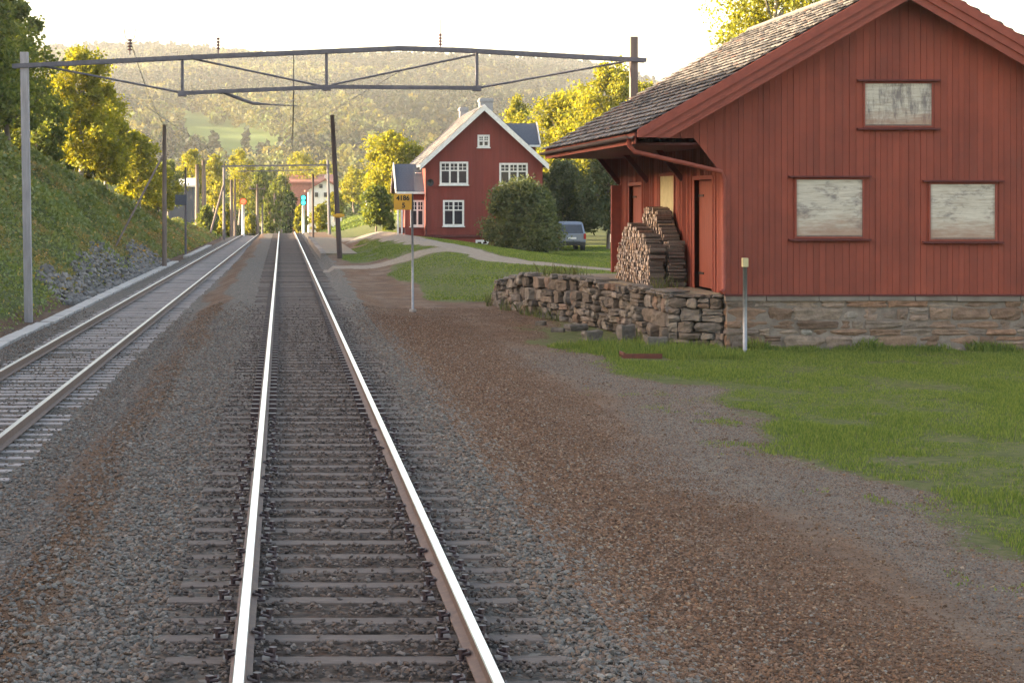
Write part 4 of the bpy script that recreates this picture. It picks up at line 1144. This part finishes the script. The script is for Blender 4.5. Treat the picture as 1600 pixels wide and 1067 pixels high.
# ------------------------------------------------------------------ kilometre sign
p = P(645, 478, 54.7); gz = h1(p.x, p.y); sg = thing('kilometre_sign', (p.x, p.y, gz), 'yellow kilometre board on a slim grey post beside the yard', 'sign')
m_ = MB(); m_.tube([(p.x, p.y, gz-.1), (p.x-.02, p.y, P(0, 303, p.y).z)], .034, 10); m_.build('pole', M['galv'], sg, smooth=True)
m_ = MB(); m_.tube([(p.x, p.y, gz-.05), (p.x, p.y, gz+.07)], .1, 12); m_.build('footing', M['concrete'], sg)
a = P(615.5, 328, 54.62); b = P(643.5, 303, 54.62)
m_ = MB(); m_.box(a.x, b.x, 54.62, 54.64, a.z, b.z); bd = m_.build('sign_board', M['yellow'], sg, bevel=.004)
def text(body, size, loc, parent, mat, name='lettering', rot=(R(90), 0, 0), bold=.006):
    c = bpy.data.curves.new(name, 'FONT'); c.body = body; c.size = size; c.align_x = 'CENTER'; c.align_y = 'CENTER'; c.extrude = .002; c.offset = bold
    o = bpy.data.objects.new(name, c); col.objects.link(o)
    bpy.context.view_layer.update()
    me = bpy.data.meshes.new_from_object(o.evaluated_get(bpy.context.evaluated_depsgraph_get()))
    bpy.data.objects.remove(o); me.name = name
    q = link(name, me, mat, parent); pl = Vector(parent.location)+(Vector(parent.parent.location) if parent.parent else Vector((0, 0, 0)))
    q.location = Vector(loc)-pl; q.rotation_euler = rot
    return q
cx_ = (a.x+b.x)/2; hz = (b.z-a.z)
text('4186', .19, (cx_, 54.615, a.z+hz*.72), bd, M['black'])
text('5', .2, (cx_+.02, 54.615, a.z+hz*.26), bd, M['black'])

# ------------------------------------------------------------------ catenary gantry
GY = 55.0; gs = F/GY
def gx(px): return (px-VX)/gs
def gzz(py): return CZ+(VY-py)/gs
ga = thing('catenary_gantry', (0, GY, -.5), 'steel truss gantry spanning both tracks on two tall poles', 'gantry')
m_ = MB(); bz_ = h1(gx(45), GY)
m_.box(gx(45)-.14, gx(45)+.14, GY-.12, GY+.12, bz_-.4, gzz(300)); m_.build('lower_pole', M['poleconc'], ga, bevel=.015)
m_ = MB(); m_.bar((gx(45), GY, gzz(505)-.3), (gx(38), GY, gzz(82)), .23, .23, (0, 1, 0)); 
bpy.data.objects.remove(ga.children[0])
o = m_.build('pole', M['poleconc'], ga, bevel=.015)
m_ = MB(); m_.bar((gx(990), GY, -.5), (gx(990), GY, gzz(58)), .22, .22, (0, 1, 0)); m_.build('pole', M['oldwood'], ga, bevel=.015)
ch = [(20, 104), (300, 90), (625, 76), (720, 79), (1008, 95)]
m_ = MB()
for (a, b) in zip(ch[:-1], ch[1:]):
    for dy in (-.15, .15): m_.bar((gx(a[0]), GY+dy, gzz(a[1])), (gx(b[0])+.01, GY+dy, gzz(b[1])), .05, .12)
for i in range(34):
    px_ = 40+i*29; pz = np.interp(px_, [c[0] for c in ch], [c[1] for c in ch]); m_.box(gx(px_)-.02, gx(px_)+.02, GY-.14, GY+.14, gzz(pz)+.055, gzz(pz)+.07)
m_.build('top_chord', M['steel'], ga)
m_ = MB()
for dy in (-.12, .12):
    m_.bar((gx(283), GY+dy, gzz(146)), (gx(520), GY+dy, gzz(136)), .045, .1); m_.bar((gx(520), GY+dy, gzz(136)), (gx(750), GY+dy, gzz(138)), .045, .1)
m_.build('bottom_chord', M['steel'], ga)
for (px_, a, b) in ((285, 91, 146), (510, 82, 137), (745, 80, 138)):
    m_ = MB(); m_.bar((gx(px_), GY, gzz(a)), (gx(px_), GY, gzz(b)), .08, .2, (0, 1, 0)); m_.box(gx(px_)-.12, gx(px_)+.12, GY-.17, GY+.17, gzz(b)-.09, gzz(b)+.06)
    m_.build('strut', M['steel'], ga)
for (a, b) in (((300, 92), (503, 135)), ((518, 133), (742, 86)), ((752, 137), (975, 97)), ((283, 145), (48, 100))):
    m_ = MB(); m_.tube([(gx(a[0]), GY, gzz(a[1])), (gx(b[0]), GY, gzz(b[1]))], .03, 8); m_.build('brace', M['steel'], ga)
for (px_, bt, kind) in ((203, 86, 0), (341, 84, 1), (688, 78, 1)):
    m_ = MB(); x = gx(px_); z = gzz(bt)
    m_.tube([(x, GY, z), (x, GY, z+.35)], .018, 6)
    for i in range(4): m_.tube([(x, GY, z+.12+i*.09), (x, GY, z+.145+i*.09), (x, GY, z+.19+i*.09)], [.03, .085 if kind == 0 else .06, .025], 10)
    if kind == 0:
        m_.tube([(x-.17, GY, z+.75), (x-.13, GY, z+.5), (x, GY, z+.38), (x+.13, GY, z+.5), (x+.17, GY, z+.75)], .014, 6)
    m_.build('insulator', M['insul'], ga, smooth=True)
m_ = MB(); m_.tube([(gx(688), GY, gzz(78)), (gx(688), GY, gzz(30))], .012, 6); m_.build('rod', M['wire'], ga)
m_ = MB(); m_.tube([(gx(343), GY, gzz(143)), (gx(362), GY, gzz(150)), (gx(395), GY, gzz(162)), (gx(425), GY-.05, gzz(164)), (gx(465), GY-.05, gzz(166))], [.03, .05, .045, .018, .016], 8)
m_.build('steady_arm', M['steel'], ga)
m_ = MB(); m_.tube([(gx(344), GY, gzz(140)), (gx(344), GY, gzz(147))], .07, 8); m_.build('bracket', M['steel'], ga)
# overhead wires
def wire(name, pts, rad, label, cat='wire', sag=0):
    m_ = MB(); allp = []
    for a, b in zip(pts[:-1], pts[1:]):
        a, b = Vector(a), Vector(b)
        for k in range(8):
            t = k/8; q_ = a.lerp(b, t); q_.z -= sag*4*t*(1-t); allp.append(q_)
    allp.append(Vector(pts[-1])); m_.tube(allp, rad, 6)
    return tag(m_.build(name, M['wire']), label, cat, 'overhead line wires')
cwz = gzz(166)
cw = wire('contact_wire', [(.35, GY, cwz), (.62, 110, cwz), (.4, 168, cwz-.1), (.5, 230, cwz-1.2)], .014, 'lower overhead wire hanging above the main track')
wire('catenary_wire', [(.35, GY, gzz(80)), (.62, 110, 6.7), (.4, 168, 6.3), (.5, 230, 5.4)], .013, 'upper sagging wire above the main track', sag=.5)
wire('contact_wire', [(float(leftc(np.array(55.)))+.2, GY, cwz), (-3.7, 110, cwz), (-3.2, 168, cwz-.1), (-2.9, 230, cwz-1)], .012, 'overhead wire hanging above the left track')
m_ = MB(); m_.tube([(.35, GY, gzz(78)), (.35, GY, cwz)], .014, 6); m_.build('dropper', M['wire'], ga)
wire('feeder_wire', [(gx(628), GY, gzz(110)), (gx(505)*93.7/GY*.6, 93.7, 6.6)], .012, 'thin wire slanting from the gantry down to the leaning dark post')
wire('feeder_wire', [(gx(203), GY, gzz(84)+.4), P(257, 196, 99), (-5.2, 168, 6.6)], .012, 'thin wire from the left insulator to the brown pole on the bank', sag=.3)

# ------------------------------------------------------------------ poles
def pole(name, label, px_t, py_t, px_b, py_b, D, rad, mat, cat='pole', group=None, arm=None, zextra=.6):
    a = P(px_b, py_b, D); b = P(px_t, py_t, D); z = min(a.z, h1(a.x, D))-zextra*.5
    r_ = thing(name, (a.x, D, a.z), label, cat, group); m_ = MB()
    m_.tube([(a.x, D, z), (a.x, D, a.z), ((a.x+b.x)/2, D, (a.z+b.z)/2), (b.x, D, b.z)], [rad*1.15, rad*1.1, rad, rad*.85], 10)
    m_.build('mast', M[mat], r_, smooth=True)
    if arm:
        m_ = MB(); m_.bar((b.x-arm, D, b.z-.5), (b.x+arm, D, b.z-.5), .1, .12)
        for s in (-1, 1): m_.tube([(b.x+s*arm*.85, D, b.z-.44), (b.x+s*arm*.85, D, b.z-.2)], .05, 8)
        m_.build('crossarm', M[mat], r_)
    return r_
o = pole('leaning_post', 'tall dark tarred post leaning left at the edge of the yard', 519, 180, 531, 405, 93.7, .125, 'tar')
c_ = P(529, 337, 93.7); m_ = MB(); m_.tube([(c_.x, 93.7, c_.z-.1), (c_.x, 93.7, c_.z+.1)], .17, 12); m_.box(c_.x-.3, c_.x+.28, 93.5, 93.53, c_.z-.05, c_.z+.07); m_.build('orange_band', M['yellow'], o)
o = pole('bank_pole', 'tall brown wooden pole beside the trough on the left', 257, 195, 257, 414, 99, .12, 'oldwood')
m_ = MB(); m_.tube([P(178, 390, 97), P(256, 240, 99)], .055, 8); m_.build('stay', M['oldwood'], o)
o = pole('lamp_post', 'grey post with dark box behind the brown pole on the left', 290, 262, 290, 392, 122, .07, 'steel')
c_ = P(284, 312, 121.8); m_ = MB(); m_.box(c_.x-.42, c_.x+.3, 121.7, 121.95, c_.z-.35, c_.z+.3); m_.build('cabinet', M['slate_blue'], o, bevel=.02)
FG = 'wooden poles beside the line far ahead'
pole('wooden_pole', 'left one of the two pink lit poles on the bank', 308, 257, 308, 330, 222, .24, 'oldwood', group=FG)
pole('wooden_pole', 'right one of the two pink lit poles on the bank', 318, 250, 319, 324, 222, .26, 'oldwood', group=FG)
pole('wooden_pole', 'thin lit pole left of the pair beside the red signal', 361.5, 281, 362, 366, 192, .17, 'oldwood', group=FG)
pole('wooden_pole', 'dark pole standing nearest left of the red signal', 367, 280, 367, 367, 190, .12, 'oldwood', group=FG)
pole('wooden_pole', 'tall brown pole right of the red signal', 402, 288, 402, 362, 205, .15, 'oldwood', group=FG, arm=.9)
pole('wooden_pole', 'short grey post between the two tracks at their far end', 410, 320, 410, 360, 208, .1, 'steel', group=FG)
pole('wooden_pole', 'brown pole straight above the far end of the left track', 421, 304, 421, 361, 215, .13, 'oldwood', group=FG, arm=.8)
pole('wooden_pole', 'second brown pole just left of the main track end', 429, 302, 429, 361, 222, .12, 'oldwood', group=FG)
pole('wooden_pole', 'slim dark pole between green signal and leaning post', 489, 272, 489, 369, 160, .1, 'tar', group=FG)
# far portal
fp = thing('far_gantry', (0, 170, -.3), 'second slim gantry over the tracks far ahead', 'gantry')
for (a, b, mt) in (((350, 262), (350, 374), 'steel'), ((512, 250), (515, 368), 'steel')):
    q0, q1 = P(*b, 170), P(*a, 170); m_ = MB(); m_.tube([(q0.x, 170, min(q0.z, h1(q0.x, 170))-.3), q1], [.14, .11], 8); m_.build('mast', M[mt], fp)
m_ = MB(); m_.bar(P(346, 260, 170), P(516, 258, 170), .12, .14); m_.bar(P(372, 268, 170), P(490, 266, 170), .08, .09); m_.build('beam', M['steel'], fp)
m_ = MB(); m_.tube([P(329, 364, 168), P(349, 290, 170)], .1, 8); m_.build('stay', M['oldwood'], fp)

# ------------------------------------------------------------------ signals
def emis(name, c, s):
    m = bpy.data.materials.new(name); m.use_nodes = True; t = m.node_tree; b = t.nodes['Principled BSDF']
    b.inputs['Base Color'].default_value = (*c, 1); b.inputs['Emission Color'].default_value = (*c, 1); b.inputs['Emission Strength'].default_value = s
    return m
E_R = emis('red_signal_light', (1, .03, .01), 2.0); E_G = emis('green_signal_light', (.02, .85, .8), 1.6)
def signal(label, px_, py_t, py_b, D, lenses, mat, hh):
    a = P(px_, py_b, D); b = P(px_, py_t, D); r_ = thing('rail_signal', (a.x, D, a.z), label, 'signal', 'track signals')
    z0 = min(a.z, h1(a.x, D))-.3
    m_ = MB(); m_.tube([(a.x, D, z0), (a.x, D, b.z-hh*.5)], .14, 12); m_.build('post', M['white'], r_, smooth=True)
    m_ = MB(); m_.prism([(a.x-.3, b.z-hh/2), (a.x-.2, b.z-hh/2-.15), (a.x+.2, b.z-hh/2-.15), (a.x+.3, b.z-hh/2), (a.x+.3, b.z+hh/2), (a.x+.2, b.z+hh/2+.15), (a.x-.2, b.z+hh/2+.15), (a.x-.3, b.z+hh/2)], .08, 'y', D-.14)
    bd = m_.build('signal_head', M['black'], r_)
    for (dz, e, rr) in lenses:
        m_ = MB(); m_.tube([(a.x, D-.26, b.z+dz), (a.x, D-.14, b.z+dz)], rr, 16); m_.build('lens', e, bd)
        m_ = MB()
        for k in range(7):
            an = math.pi*k/6; m_.box(a.x+rr*1.12*math.cos(an)-.05, a.x+rr*1.12*math.cos(an)+.05, D-.42, D-.14, b.z+dz+rr*1.12*math.sin(an)-.012, b.z+dz+rr*1.12*math.sin(an)+.012)
        m_.build('hood', M['black'], bd)
signal('white signal post showing a red light left of the tracks', 380, 315, 367, 185, [(0, E_R, .27)], 'white', .3)
signal('white signal post showing green blue lights right of the main track', 474, 313, 364, 185, [(.24, E_G, .2), (-.24, E_G, .2)], 'white', .7)

# ------------------------------------------------------------------ red house
HD = 110.0; hs_ = F/HD
def ax_(px): return (px-VX)/hs_
def az_(py): return CZ+(VY-py)/hs_
ho = thing('red_house', (11.7, 116, .3), 'two storey dark red wooden house with white trim and slate roof', 'house')
hx0, hx1, hxr = ax_(664), ax_(848), ax_(755.5)
hzr = az_(164); hze = az_(257); hsl = (hzr-hze)/(hxr-ax_(655)); DEP = 12.5
def hroof(x): return hzr-hsl*abs(x-hxr)
bm_ = MB(); x = hx0
while x < hx1-.001:
    x1 = min(x+.18, hx1); x1 = hxr if x < hxr < x1 else x1
    bm_.prism([(x, .35), (x1-.008, .35), (x1-.008, hroof(x1)-.12), (x, hroof(x)-.12)], .03, 'y', HD+random.uniform(-.008, 0)); x = x1
bm_.prism([(hx0, -.2), (hx1, -.2), (hx1, hroof(hx1)-.15), (hxr, hzr-.15), (hx0, hroof(hx0)-.15)], DEP, 'y', HD+.031)
bm_.build('wall', M['redhouse'], ho)
MB().box(hx0-.04, hx1+.04, HD-.1, HD+.03, az_(371), az_(367)).build('base_trim', M['darkred'], ho)
MB().box(hx0+.03, hx1-.03, HD-.03, HD+.02, -.2, az_(372)).build('basement_wall', M['redhouse'], ho)
# roof
m_ = MB()
for s in (-1, 1):
    e = hxr+s*(hxr-ax_(655)); m_.prism([(e, hze), (hxr, hzr), (hxr, hzr-.16), (e, hze-.16)], DEP+.9, 'y', HD-.45)
rf_ = m_.build('roof', M['slate_blue'], ho)
sl = MB()
for s in (-1, 1):
    Ls = math.hypot(hxr-ax_(655), hzr-hze); a_ = math.atan(hsl); nr = int(Ls/.26)
    for j in range(nr):
        for k in range(int((DEP+.9)/.42)):
            y0 = HD-.45+k*.42+(.2 if j % 2 else 0); t0 = j*.26; x0 = hxr+s*((hxr-ax_(655))-t0*math.cos(a_)); z0 = hze+t0*math.sin(a_)
            x1 = x0-s*.3*math.cos(a_); z1 = z0+.3*math.sin(a_); nn = (s*math.sin(a_), math.cos(a_))
            sl.add([(x0+nn[0]*.04, y0, z0+nn[1]*.04), (x0+nn[0]*.04, y0+.41, z0+nn[1]*.04), (x1+nn[0]*.01, y0+.41, z1+nn[1]*.01), (x1+nn[0]*.01, y0, z1+nn[1]*.01), (x0+nn[0]*.01, y0, z0+nn[1]*.01), (x0+nn[0]*.01, y0+.41, z0+nn[1]*.01)],
                   [(0, 1, 2, 3), (0, 4, 5, 1)])
sl.build('slate', M['slate'], rf_)
for s in (-1, 1):
    e = hxr+s*(hxr-ax_(655)); m_ = MB(); m_.prism([(e, hze-.0), (hxr, hzr-.0), (hxr, hzr-.36), (e, hze-.34)], .05, 'y', HD-.502); m_.build('bargeboard', M['white'], ho)
# chimneys
def chim(px_, w_, py0, py1, D):
    a = P(px_, py0, D); m_ = MB(); wd = w_/F*D
    m_.box(a.x-wd/2, a.x+wd/2, D-.35, D+.35, hroof(a.x)-.6, a.z); m_.box(a.x-wd/2-.06, a.x+wd/2+.06, D-.41, D+.41, a.z-.22, a.z-.08)
    c = m_.build('chimney', M['chimney'], rf_)
chim(724, 12, 168, 0, 121.5); chim(759, 20, 154, 0, 113.5)
# windows
def window(pl, pr, pt_, pb, cols, transom=.36, parent=None, D=HD, lab=None):
    parent = parent or ho; s_ = F/D
    x0, x1 = (pl-VX)/s_, (pr-VX)/s_; z1, z0 = CZ+(VY-pt_)/s_, CZ+(VY-pb)/s_; f_ = .11; y0, y1 = D-.07, D-.01
    m_ = MB(); m_.box(x0, x0+f_, y0, y1, z0, z1); m_.box(x1-f_, x1, y0, y1, z0, z1); m_.box(x0+f_, x1-f_, y0, y1, z1-f_, z1); m_.box(x0+f_, x1-f_, y0, y1, z0, z0+f_)
    m_.box(x0-.05, x1+.05, y0-.05, y1, z0-.06, z0-.003)
    cw_ = (x1-x0-2*f_)/cols; ztr = z1-f_-(z1-z0-2*f_)*transom
    for c in range(1, cols): m_.box(x0+f_+c*cw_-.05, x0+f_+c*cw_+.05, y0+.004, y1, z0+f_, z1-f_)
    if transom:
        for c in range(cols):
            a = x0+f_+c*cw_+(.05 if c else 0); b = x0+f_+(c+1)*cw_-(.05 if c < cols-1 else 0)
            m_.box(a, b, y0+.008, y1, ztr-.035, ztr+.035); m_.box((a+b)/2-.018, (a+b)/2+.018, y0+.012, y1, ztr+.035, z1-f_)
            zm = (ztr+z1-f_)/2; m_.box(a, (a+b)/2-.018, y0+.012, y1, zm-.015, zm+.015); m_.box((a+b)/2+.018, b, y0+.012, y1, zm-.015, zm+.015)
    w_ = m_.build('window', M['white'], parent)
    if lab: w_['label'] = lab
    MB().box(x0+f_*.5, x1-f_*.5, D-.03, D-.011, z0+f_*.5, z1-f_*.5).build('pane', M['glass'], w_)
window(687, 731.5, 253, 289, 3); window(780, 824.5, 255, 289, 3)
window(692, 725, 313, 353.5, 2); window(784, 817, 313, 353.5, 2)
window(746, 765, 211, 230.5, 2, .5)
window(743, 763.5, 375, 384, 2, 0); window(791, 809, 375, 384, 2, 0)
# satellite dish
c_ = P(672.5, 285.5, HD-.4); m_ = MB(); vs = [(c_.x, c_.y+.08, c_.z)]+[(c_.x+.2*math.cos(i*.524), c_.y, c_.z+.22*math.sin(i*.524)) for i in range(12)]
m_.add(vs, [(0, 1+i, 1+(i+1) % 12) for i in range(12)]); m_.tube([(c_.x, c_.y+.06, c_.z), (c_.x, HD, c_.z-.1)], .025, 6); m_.tube([(c_.x, c_.y, c_.z-.2), (c_.x, c_.y-.25, c_.z)], .012, 6)
m_.build('satellite_dish', M['black'], ho)
MB().tube([(hx0+.05, HD-.06, .4), (hx0+.05, HD-.06, hze-.25)], .05, 8).build('drainpipe', M['darkred'], ho)
# annex left
an_x0, an_x1, AD = ax_(634), hx0-.0, HD+.6
ant = thing('x', (0, 0, 0), '', '') ; bpy.data.objects.remove(ant)
m_ = MB(); m_.box(an_x0, an_x1, AD, AD+4.2, .1, az_(300)); m_.build('annex_wall', M['redhouse'], ho)
sA = F/AD; azA = lambda py: CZ+(VY-py)/sA; axA = lambda px: (px-VX)/sA
rz1, rz0 = azA(262)+.25, azA(299)
m_ = MB(); m_.prism([(AD-.35, rz0), (AD+2.1, rz1), (AD+4.6, rz0), (AD+4.6, rz0-.12), (AD+2.1, rz1-.14), (AD-.35, rz0-.12)], an_x1-axA(619), 'x', axA(619)); m_.build('annex_roof', M['slate_blue'], ho)
m_ = MB(); m_.prism([(AD+.0, rz0-.1), (AD+2.1, rz1-.16), (AD+4.2, rz0-.1)], .08, 'x', an_x0); m_.build('annex_gable', M['redhouse'], ho)
m_ = MB(); m_.bar((axA(618), AD-.36, rz0-.02), (axA(618), AD+2.1, rz1-.0), .06, .24); m_.bar((axA(618), AD+2.1, rz1), (axA(618), AD+4.6, rz0), .06, .24)
m_.box(axA(619), an_x1+.15, AD-.42, AD-.34, rz0-.16, rz0-.03); m_.build('annex_trim', M['white'], ho)
MB().box(axA(650), axA(659), AD+.35, AD+.6, rz0+1.05, rz0+1.09).build('roof_light', M['white'], ho)
# porch posts at annex left
m_ = MB(); 
for px_ in (622, 628, 634): m_.box(axA(px_)-.05, axA(px_)+.05, AD+.1, AD+.2, .5, rz0-.1)
m_.build('porch_post', M['white'], ho)
m_ = MB(); m_.box(axA(621), axA(635), AD+.12, AD+.17, 1.0, 1.35); m_.build('porch_railing', M['darkred'], ho)
window(641, 663, 313, 354, 2, parent=ho, D=AD)
# right side dormer wing
WD = 115.5; sW = F/WD; wz = lambda py: CZ+(VY-py)/sW; wx = lambda px: (px-VX)/sW
m_ = MB(); m_.prism([(WD-1.6, wz(228)), (WD, wz(193)), (WD+1.6, wz(228)), (WD+1.6, wz(228)-.12), (WD, wz(193)-.14), (WD-1.6, wz(228)-.12)], wx(838)-hxr-.6, 'x', hxr+.6)
dr_ = m_.build('dormer_roof', M['slate_blue'], ho)
m_ = MB(); m_.box(hxr+.8, wx(832), WD-1.3, WD+1.3, 3.5, wz(228)-.1); m_.build('dormer_wall', M['redhouse'], ho)
m_ = MB(); m_.bar((wx(838)+.02, WD-1.65, wz(228)-.02), (wx(838)+.02, WD, wz(193)), .06, .22); m_.bar((wx(838)+.02, WD, wz(193)), (wx(838)+.02, WD+1.65, wz(228)), .06, .22); m_.build('dormer_trim', M['white'], ho)
m_ = MB(); m_.box(hxr+2.3, wx(838), WD-1.68, WD-1.6, wz(228)-.12, wz(228)+.0); m_.build('gutter', M['white'], ho)

# ------------------------------------------------------------------ van
VDn = 112.0; c_ = P(889.5, 391, VDn); vz = h1(c_.x, VDn-1)
va = thing('parked_van', (c_.x, VDn, vz), 'silver people carrier parked by the trees, seen from behind', 'van')
W = .84; L = 4.2; y0 = VDn-1.0; x = c_.x
prof_y = [(y0+.02, .35), (y0, .6), (y0+.02, 1.0), (y0+.28, 1.62), (y0+.5, 1.72), (y0+2.4, 1.74), (y0+3.2, 1.3), (y0+L, 1.0), (y0+L+.05, .35)]
m_ = MB(); n = len(prof_y)
def ww(z): return W-(.16*max(0, (z-1.0))/.7) if z > 1.0 else W-.03*(z < .45)
vs = [(x-ww(z), y, vz+z) for y, z in prof_y]+[(x+ww(z), y, vz+z) for y, z in prof_y]
m_.add(vs, [tuple(range(n)), tuple(range(2*n-1, n-1, -1))]+[(i, i+n, (i+1) % n+n, (i+1) % n) for i in range(n)])
bo = m_.build('body', M['carpaint'], va, bevel=.07)
m_ = MB(); zA, zB = 1.05, 1.56; yA, yB = y0+.035, y0+.25
m_.add([(x-.68, yA-.012, vz+zA), (x+.68, yA-.012, vz+zA), (x+.6, yB-.012, vz+zB), (x-.6, yB-.012, vz+zB)], [(0, 1, 2, 3)])
m_.add([(x-.68, yA+.1, vz+zA), (x+.68, yA+.1, vz+zA), (x+.6, yB+.1, vz+zB), (x-.6, yB+.1, vz+zB)], [(3, 2, 1, 0)])
m_.build('rear_window', M['glass'], va)
m_ = MB()
for s in (-1, 1):
    m_.add([(x+s*(W+.004), y0+.5, vz+1.05), (x+s*(W+.004), y0+3.0, vz+1.05), (x+s*(W-.115), y0+2.3, vz+1.55), (x+s*(W-.115), y0+.55, vz+1.55)], [(0, 1, 2, 3)])
m_.build('side_window', M['glass'], va)
for s in (-1, 1):
    m_ = MB(); m_.box(x+s*.76-.07, x+s*.76+.07, y0-.03, y0+.08, vz+.72, vz+1.04); m_.build('tail_light', M['redlens'], va, bevel=.01)
    for yy in (y0+.75, y0+3.4):
        m_ = MB(); m_.tube([(x+s*(W-.2), yy, vz+.31), (x+s*(W+.01), yy, vz+.31)], .31, 20); wl = m_.build('wheel', M['rubber'], va)
        m_ = MB(); m_.tube([(x+s*(W+.0), yy, vz+.31), (x+s*(W+.025), yy, vz+.31)], .18, 14); m_.build('rim', M['galv'], wl)
    m_ = MB(); m_.box(x+s*(W+.1)-.09, x+s*(W+.1)+.09, y0+2.9, y0+3.0, vz+1.05, vz+1.22); m_.build('mirror', M['black'], va, bevel=.02)
m_ = MB(); m_.box(x-.8, x+.8, y0-.1, y0+.06, vz+.33, vz+.55); m_.build('bumper', M['black'], va, bevel=.04)
m_ = MB(); m_.box(x-.26, x+.26, y0-.022, y0-.004, vz+.72, vz+.83); m_.build('number_plate', M['white'], va)
m_ = MB(); m_.box(x-.5, x+.5, y0-.012, y0+.02, vz+.57, vz+.6); m_.build('trim_strip', M['black'], va)

# ------------------------------------------------------------------ far white house, sheds
def farhouse(name, label, pxl, pxr, pyr, pye, pyb, D, depth, wall, roofm, ridge='y', cat='house'):
    a = P(pxl, pyb, D); b = P(pxr, pyb, D); e = P(0, pye, D).z; r_ = P(0, pyr, D).z; mid = (a.x+b.x)/2; z0 = min(a.z, h1(mid, D))-1
    o = thing(name, (mid, D, a.z), label, cat)
    m_ = MB()
    if ridge == 'y':
        m_.prism([(a.x, z0), (b.x, z0), (b.x, e), (mid, r_), (a.x, e)], depth, 'y', D)
    else:
        m_.box(a.x, b.x, D, D+depth, z0, e); m_.prism([(D, e), (D+depth/2, r_), (D+depth, e)], b.x-a.x, 'x', a.x)
    w_ = m_.build('wall', wall, o)
    m_ = MB(); t = .25; ov = .5
    if ridge == 'y':
        for s in (-1, 1):
            xe = mid+s*((b.x-a.x)/2+ov); sl_ = (r_-e)/((b.x-a.x)/2)
            m_.prism([(xe, e-sl_*ov+.05), (mid, r_+.05), (mid, r_+.05+t), (xe, e-sl_*ov+.05+t)], depth+1, 'y', D-.5)
    else:
        sl_ = (r_-e)/(depth/2)
        for (ya_, yb2) in ((D-ov, D+depth/2), (D+depth+ov, D+depth/2)):
            m_.prism([(ya_, e-sl_*ov+.05), (yb2, r_+.05), (yb2, r_+.05+t), (ya_, e-sl_*ov+.05+t)], b.x-a.x+1, 'x', a.x-.5)
    m_.build('roof', roofm, o)
    return o, a, b, e, r_
o, a, b, e, r_ = farhouse('farmhouse', 'far white house with reddish roof behind the line side trees', 482, 534, 282, 297, 322, 282, 9, M['white'], M['pinkroof'])
for (pa, pb_, pc, pd) in ((499, 504, 288, 294), (492, 497, 301, 308), (506, 511, 301, 308), (520, 525, 301, 308)):
    q0, q1 = P(pa, pd, 281.9), P(pb_, pc, 281.9); m_ = MB(); m_.box(q0.x, q1.x, 281.85, 281.98, q0.z, q1.z); w_ = m_.build('window', M['glass'], o)
m_ = MB(); q0, q1 = P(508, 281, 284), P(513, 273, 284); m_.box(q0.x, q1.x, 284, 284.8, q0.z-1, q1.z); m_.build('chimney', M['chimney'], o)
farhouse('barn', 'reddish roofed barn left of the far white house', 452, 520, 275, 286, 312, 296, 10, M['pinkroof'], M['pinkroof'], 'x', 'barn')
farhouse('garden_shed', 'small white shed on the meadow left of the red house', 573, 590, 293, 302, 322, 215, 4, M['white'], M['slate_blue'], 'y', 'shed')
o, a, b, e, r_ = farhouse('long_shed', 'long low white roofed shed glaring in the sun on the left', 262, 302, 282, 291, 312, 226, 5, M['slate_blue'], M['white'], 'x', 'shed')

# ------------------------------------------------------------------ haze
m = bpy.data.materials.new('haze_air'); m.use_nodes = True; t = m.node_tree; t.nodes.remove(t.nodes['Principled BSDF'])
pv = t.nodes.new('ShaderNodeVolumePrincipled'); pv.inputs['Density'].default_value = .00016; pv.inputs['Color'].default_value = (.93, .93, .95, 1); pv.inputs['Anisotropy'].default_value = .3
t.links.new(pv.outputs[0], t.nodes['Material Output'].inputs['Volume'])
hz_ = MB(); hz_.box(-2600, 2700, -620, 4300, -25, 185); ho_ = hz_.build('haze', m); tag(ho_, kind='stuff')
ho_['label'] = 'pale evening haze over the whole valley'; ho_['category'] = 'haze'
ho_.display_type = 'WIRE'
